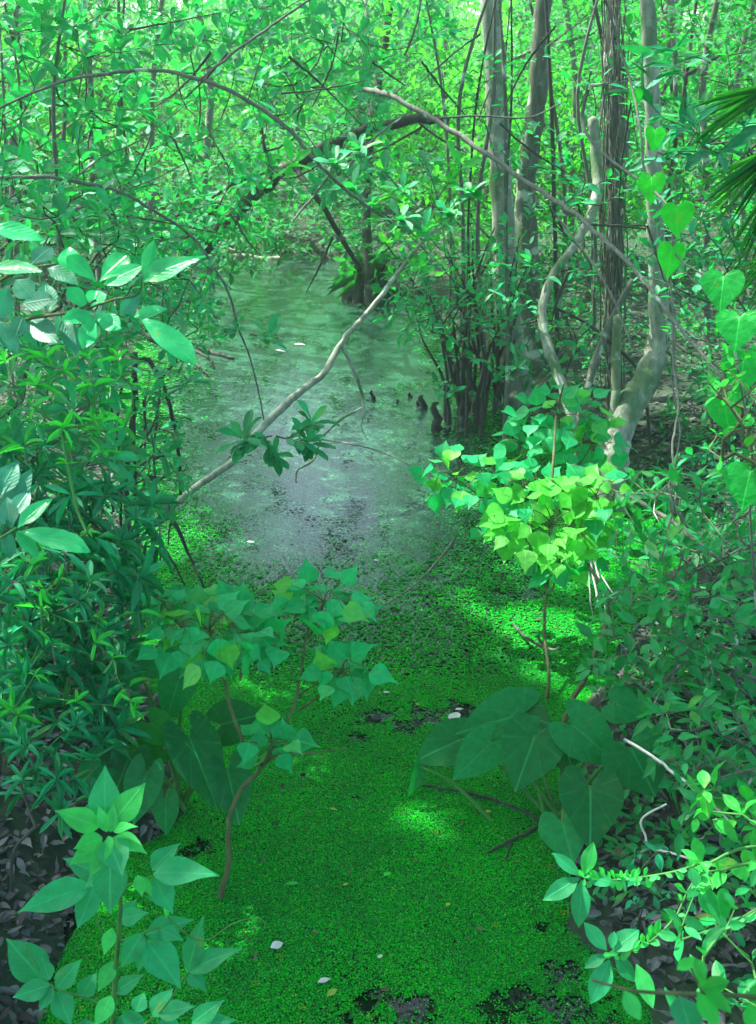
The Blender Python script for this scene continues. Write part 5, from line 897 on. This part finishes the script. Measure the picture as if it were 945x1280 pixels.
# climbing little vine lit on the left trunk
F = Foliage(); th = thing('climbing_vine', 'thin sunlit climbing vine with small bright leaves right of the glossy near leaves', 'vine', onland(-1.15, 3.5)); tb = Tubes()
P, r = pxpath([(135, 500, 2, 3.4), (136, 450, 2, 3.4), (133, 410, 2, 3.4), (140, 370, 2, 3.4), (136, 330, 2, 3.4)], 6, .2); tb.tube(P, r, 5); tb.build('stem', M['stem'], th); alternate(F, 'ellip', P, 40, .03, .016); F.build('foliage', M['fresh'], th)
# ================================================================== FLOATING AND FALLEN LEAVES
def flat_leaf(name, label, cat, px, py, lp, w_, tm, mat, rot, z=.012, tilt=.12, bend=.8):
    p = G(px, py, z); f = Foliage(); a = np.array([math.cos(rot), math.sin(rot), R.uniform(-tilt, tilt)]); l = lp * mpp(p)
    f.add(tm, p - a * l * .5, a, Z + rv() * tilt, l, l * w_, R.uniform(.3, .8), bend); tag(f.build(name, M[mat]), label, cat)
for px, py, l, w_, mat, rot, lb in [(346, 1181, 17, .8, 'petal', .5, 'white petal floating nearest the curled tendril'), (405, 1225, 17, .5, 'petal', .4, 'white petal floating beside the yellow leaf'), (415, 1240, 19, .5, 'yellow', .9, 'pale yellow leaf floating beside the white petal'), (365, 1104, 17, .4, 'fresh', .2, 'pale green leaf floating above the petals'), (432, 1105, 9, .5, 'yellow', .9, 'tiny yellow leaf on the duckweed right of the pale green one'), (417, 1011, 10, .5, 'yellow', .1, 'small yellow leaf floating in the middle of the green mat'),
     (385, 1015, 10, .5, 'brownleaf', 0, 'small brown leaf floating in the middle of the green mat'), (600, 1160, 10, .9, 'brownleaf', 0, 'round brown speck of leaf below the arrow leaves'), (484, 1092, 12, .8, 'fresh', 1, 'bright green fragment floating left of the arrow leaves'), (610, 1014, 9, .6, 'yellow', .4, 'yellow fragment floating under the arrow leaves'), (313, 677, 10, .5, 'petal', 0, 'white scrap on the grey water film at left'), (483, 865, 9, .5, 'petal', 0, 'white scrap left of the dark water streak'),
     (470, 700, 8, .6, 'petal', .3, 'tiny white scrap near the middle of the creek'), (350, 438, 14, .5, 'petal', 0, 'white scrap on far dark water, left one'), (374, 430, 14, .5, 'petal', 0, 'white scrap on far dark water, right one'), (522, 880, 7, .5, 'yellow', 0, 'tiny yellow fleck above the dark water streak'), (640, 620, 9, .5, 'yellow', 0, 'yellow fleck floating behind the sunlit sapling'), (450, 735, 8, .5, 'yellow', 0, 'yellow fleck in the middle of the creek'), (578, 1028, 9, .5, 'brownleaf', 1, 'brown fleck beneath the left arrow blade'), (475, 1195, 9, .7, 'petal', 1, 'tiny pale fleck near the lower centre'), (520, 1075, 8, .7, 'brownleaf', 1, 'tiny brown fleck left of the curved branch tip'), (560, 1130, 8, .7, 'yellow', 1, 'tiny yellow fleck in the bright lower mat'), (395, 1165, 8, .7, 'brownleaf', 2, 'dark fleck right of the tendril tip'), (330, 1075, 8, .6, 'brownleaf', 2, 'brown fleck left of the pale green leaf')]:
    flat_leaf('floating_leaf' if 'petal' not in lb and 'scrap' not in lb else 'petal_and_glint', lb, 'floating leaf', px, py, l, w_, 'ellip', mat, rot, .014)
flat_leaf('petal_and_glint', 'white shape painting the sky glint on the dark water streak beside the arrow leaves', 'painted glint', 568, 895, 26, .6, 'ellip', 'petal', 1.2, .02)  # white leaf shape stands in for a sky glint on the water
flat_leaf('petal_and_glint', 'small white shape extending the painted sky glint', 'painted glint', 574, 886, 12, .5, 'ellip', 'petal', .3, .02)  # second piece of the painted sky glint
flat_leaf('curled_leaf', 'curled yellow green leaf on the right bank under the white broken twig', 'leaf', 875, 1015, 60, .6, 'heart', 'earlit', -2.4, .38, .3, 2.0)
flat_leaf('curled_leaf', 'half yellow dying leaf lying near the lower right corner', 'leaf', 890, 1150, 44, .4, 'ellip', 'yellow', 2.6, .32, .2, 1.5)
for px, py, lb in [(612, 245 + 800, 'pale grey fallen leaf on the mud just below the heart shaped blade')]:
    flat_leaf('fallen_leaf', lb, 'leaf', 775, 1066, 26, .7, 'ellip', 'brownleaf', .2, .1)
F = Foliage()
for _ in range(900):
    y = R.uniform(1.7, 8); x = R.uniform(-2.2, 2.2)
    if float(bank(np.array(x), np.array(y))) > -.04: continue
    ax = np.array([R.gauss(0, 1), R.gauss(0, 1), R.gauss(0, .1)]); l = R.uniform(.005, .014) * (1 if R.random() < .85 else 2.2); F.add(R.choice(['ellip', 'narrow', 'low']), [x, y, .012], ax, Z + rv() * .25, l, l * R.uniform(.2, .7), None, R.uniform(-1, 2))
o = F.build('floating_debris', M['debris']); tag(o, 'tiny bits of dead leaf and bark scattered over the duckweed', 'floating debris', kind='stuff')
# leaf litter on the banks
F = Foliage(); k = 0
while k < 30000:
    y = R.uniform(1.0, 6.5) if R.random() < .75 else R.uniform(6, 13); x = R.uniform(-.5 * y - .6, .5 * y + .6); b = float(bank(np.array(x), np.array(y)))
    if b < .03: continue
    k += 1; ax = np.array([R.gauss(0, 1), R.gauss(0, 1), R.gauss(0, .25)]); F.add(R.choice(['ellip', 'lance', 'tallow', 'narrow']) if y < 3 else 'low', [x, y, gz(x, y) + R.uniform(.002, .02)], ax, Z + rv() * .35, R.uniform(.02, .06), R.uniform(.01, .028), None, R.uniform(-2, 3))
o = F.build('leaf_litter', M['litter']); tag(o, 'brown and grey dead leaves covering the muddy banks', 'leaf litter', kind='stuff')
# low green cover on the banks
F = Foliage(); k = 0
while k < 26000:
    y = R.uniform(1.2, 9) if R.random() < .7 else R.uniform(9, 17); x = R.uniform(-.45 * y - .6, .45 * y + .6); b = float(bank(np.array(x), np.array(y)))
    if b < .02 or (x < 0 and y < 2.9): continue
    if math.sin(x * 3 + y * 2) + math.sin(y * 4 - x * 5) < -.2: k += 1; continue
    k += 1; p = np.array([x, y, gz(x, y) + R.uniform(.01, .09 + .1 * min(1, b))]); ax = np.array([R.gauss(0, 1), R.gauss(0, 1), .4]); F.add('lance' if y < 4.5 else 'low', p, ax, Z + rv() * .3, R.uniform(.03, .06), R.uniform(.013, .024))
o = F.build('ground_cover', M['small']); tag(o, 'low green ground cover of small leaves on both banks', 'ground cover', kind='stuff')

# ================================================================== HAZE
m, nt, N, L = newmat('haze'); out = N.new('ShaderNodeOutputMaterial'); vp = N.new('ShaderNodeVolumePrincipled')
vp.inputs['Density'].default_value = HAZE; vp.inputs['Color'].default_value = (.66, 1.0, .76, 1); vp.inputs['Anisotropy'].default_value = .3
L.new(vp.outputs[0], out.inputs['Volume'])
x0, x1, y0, y1, z0, z1 = -155, 155, -65, 265, -2.0, 15
o = mesh_obj('haze', [(x, y, z) for z in (z0, z1) for y in (y0, y1) for x in (x0, x1)], [(0, 2, 3, 1), (4, 5, 7, 6), (0, 1, 5, 4), (2, 6, 7, 3), (0, 4, 6, 2), (1, 3, 7, 5)], [m], smooth=False)
tag(o, 'thin humid haze in the air of the swamp forest', 'haze', kind='stuff')
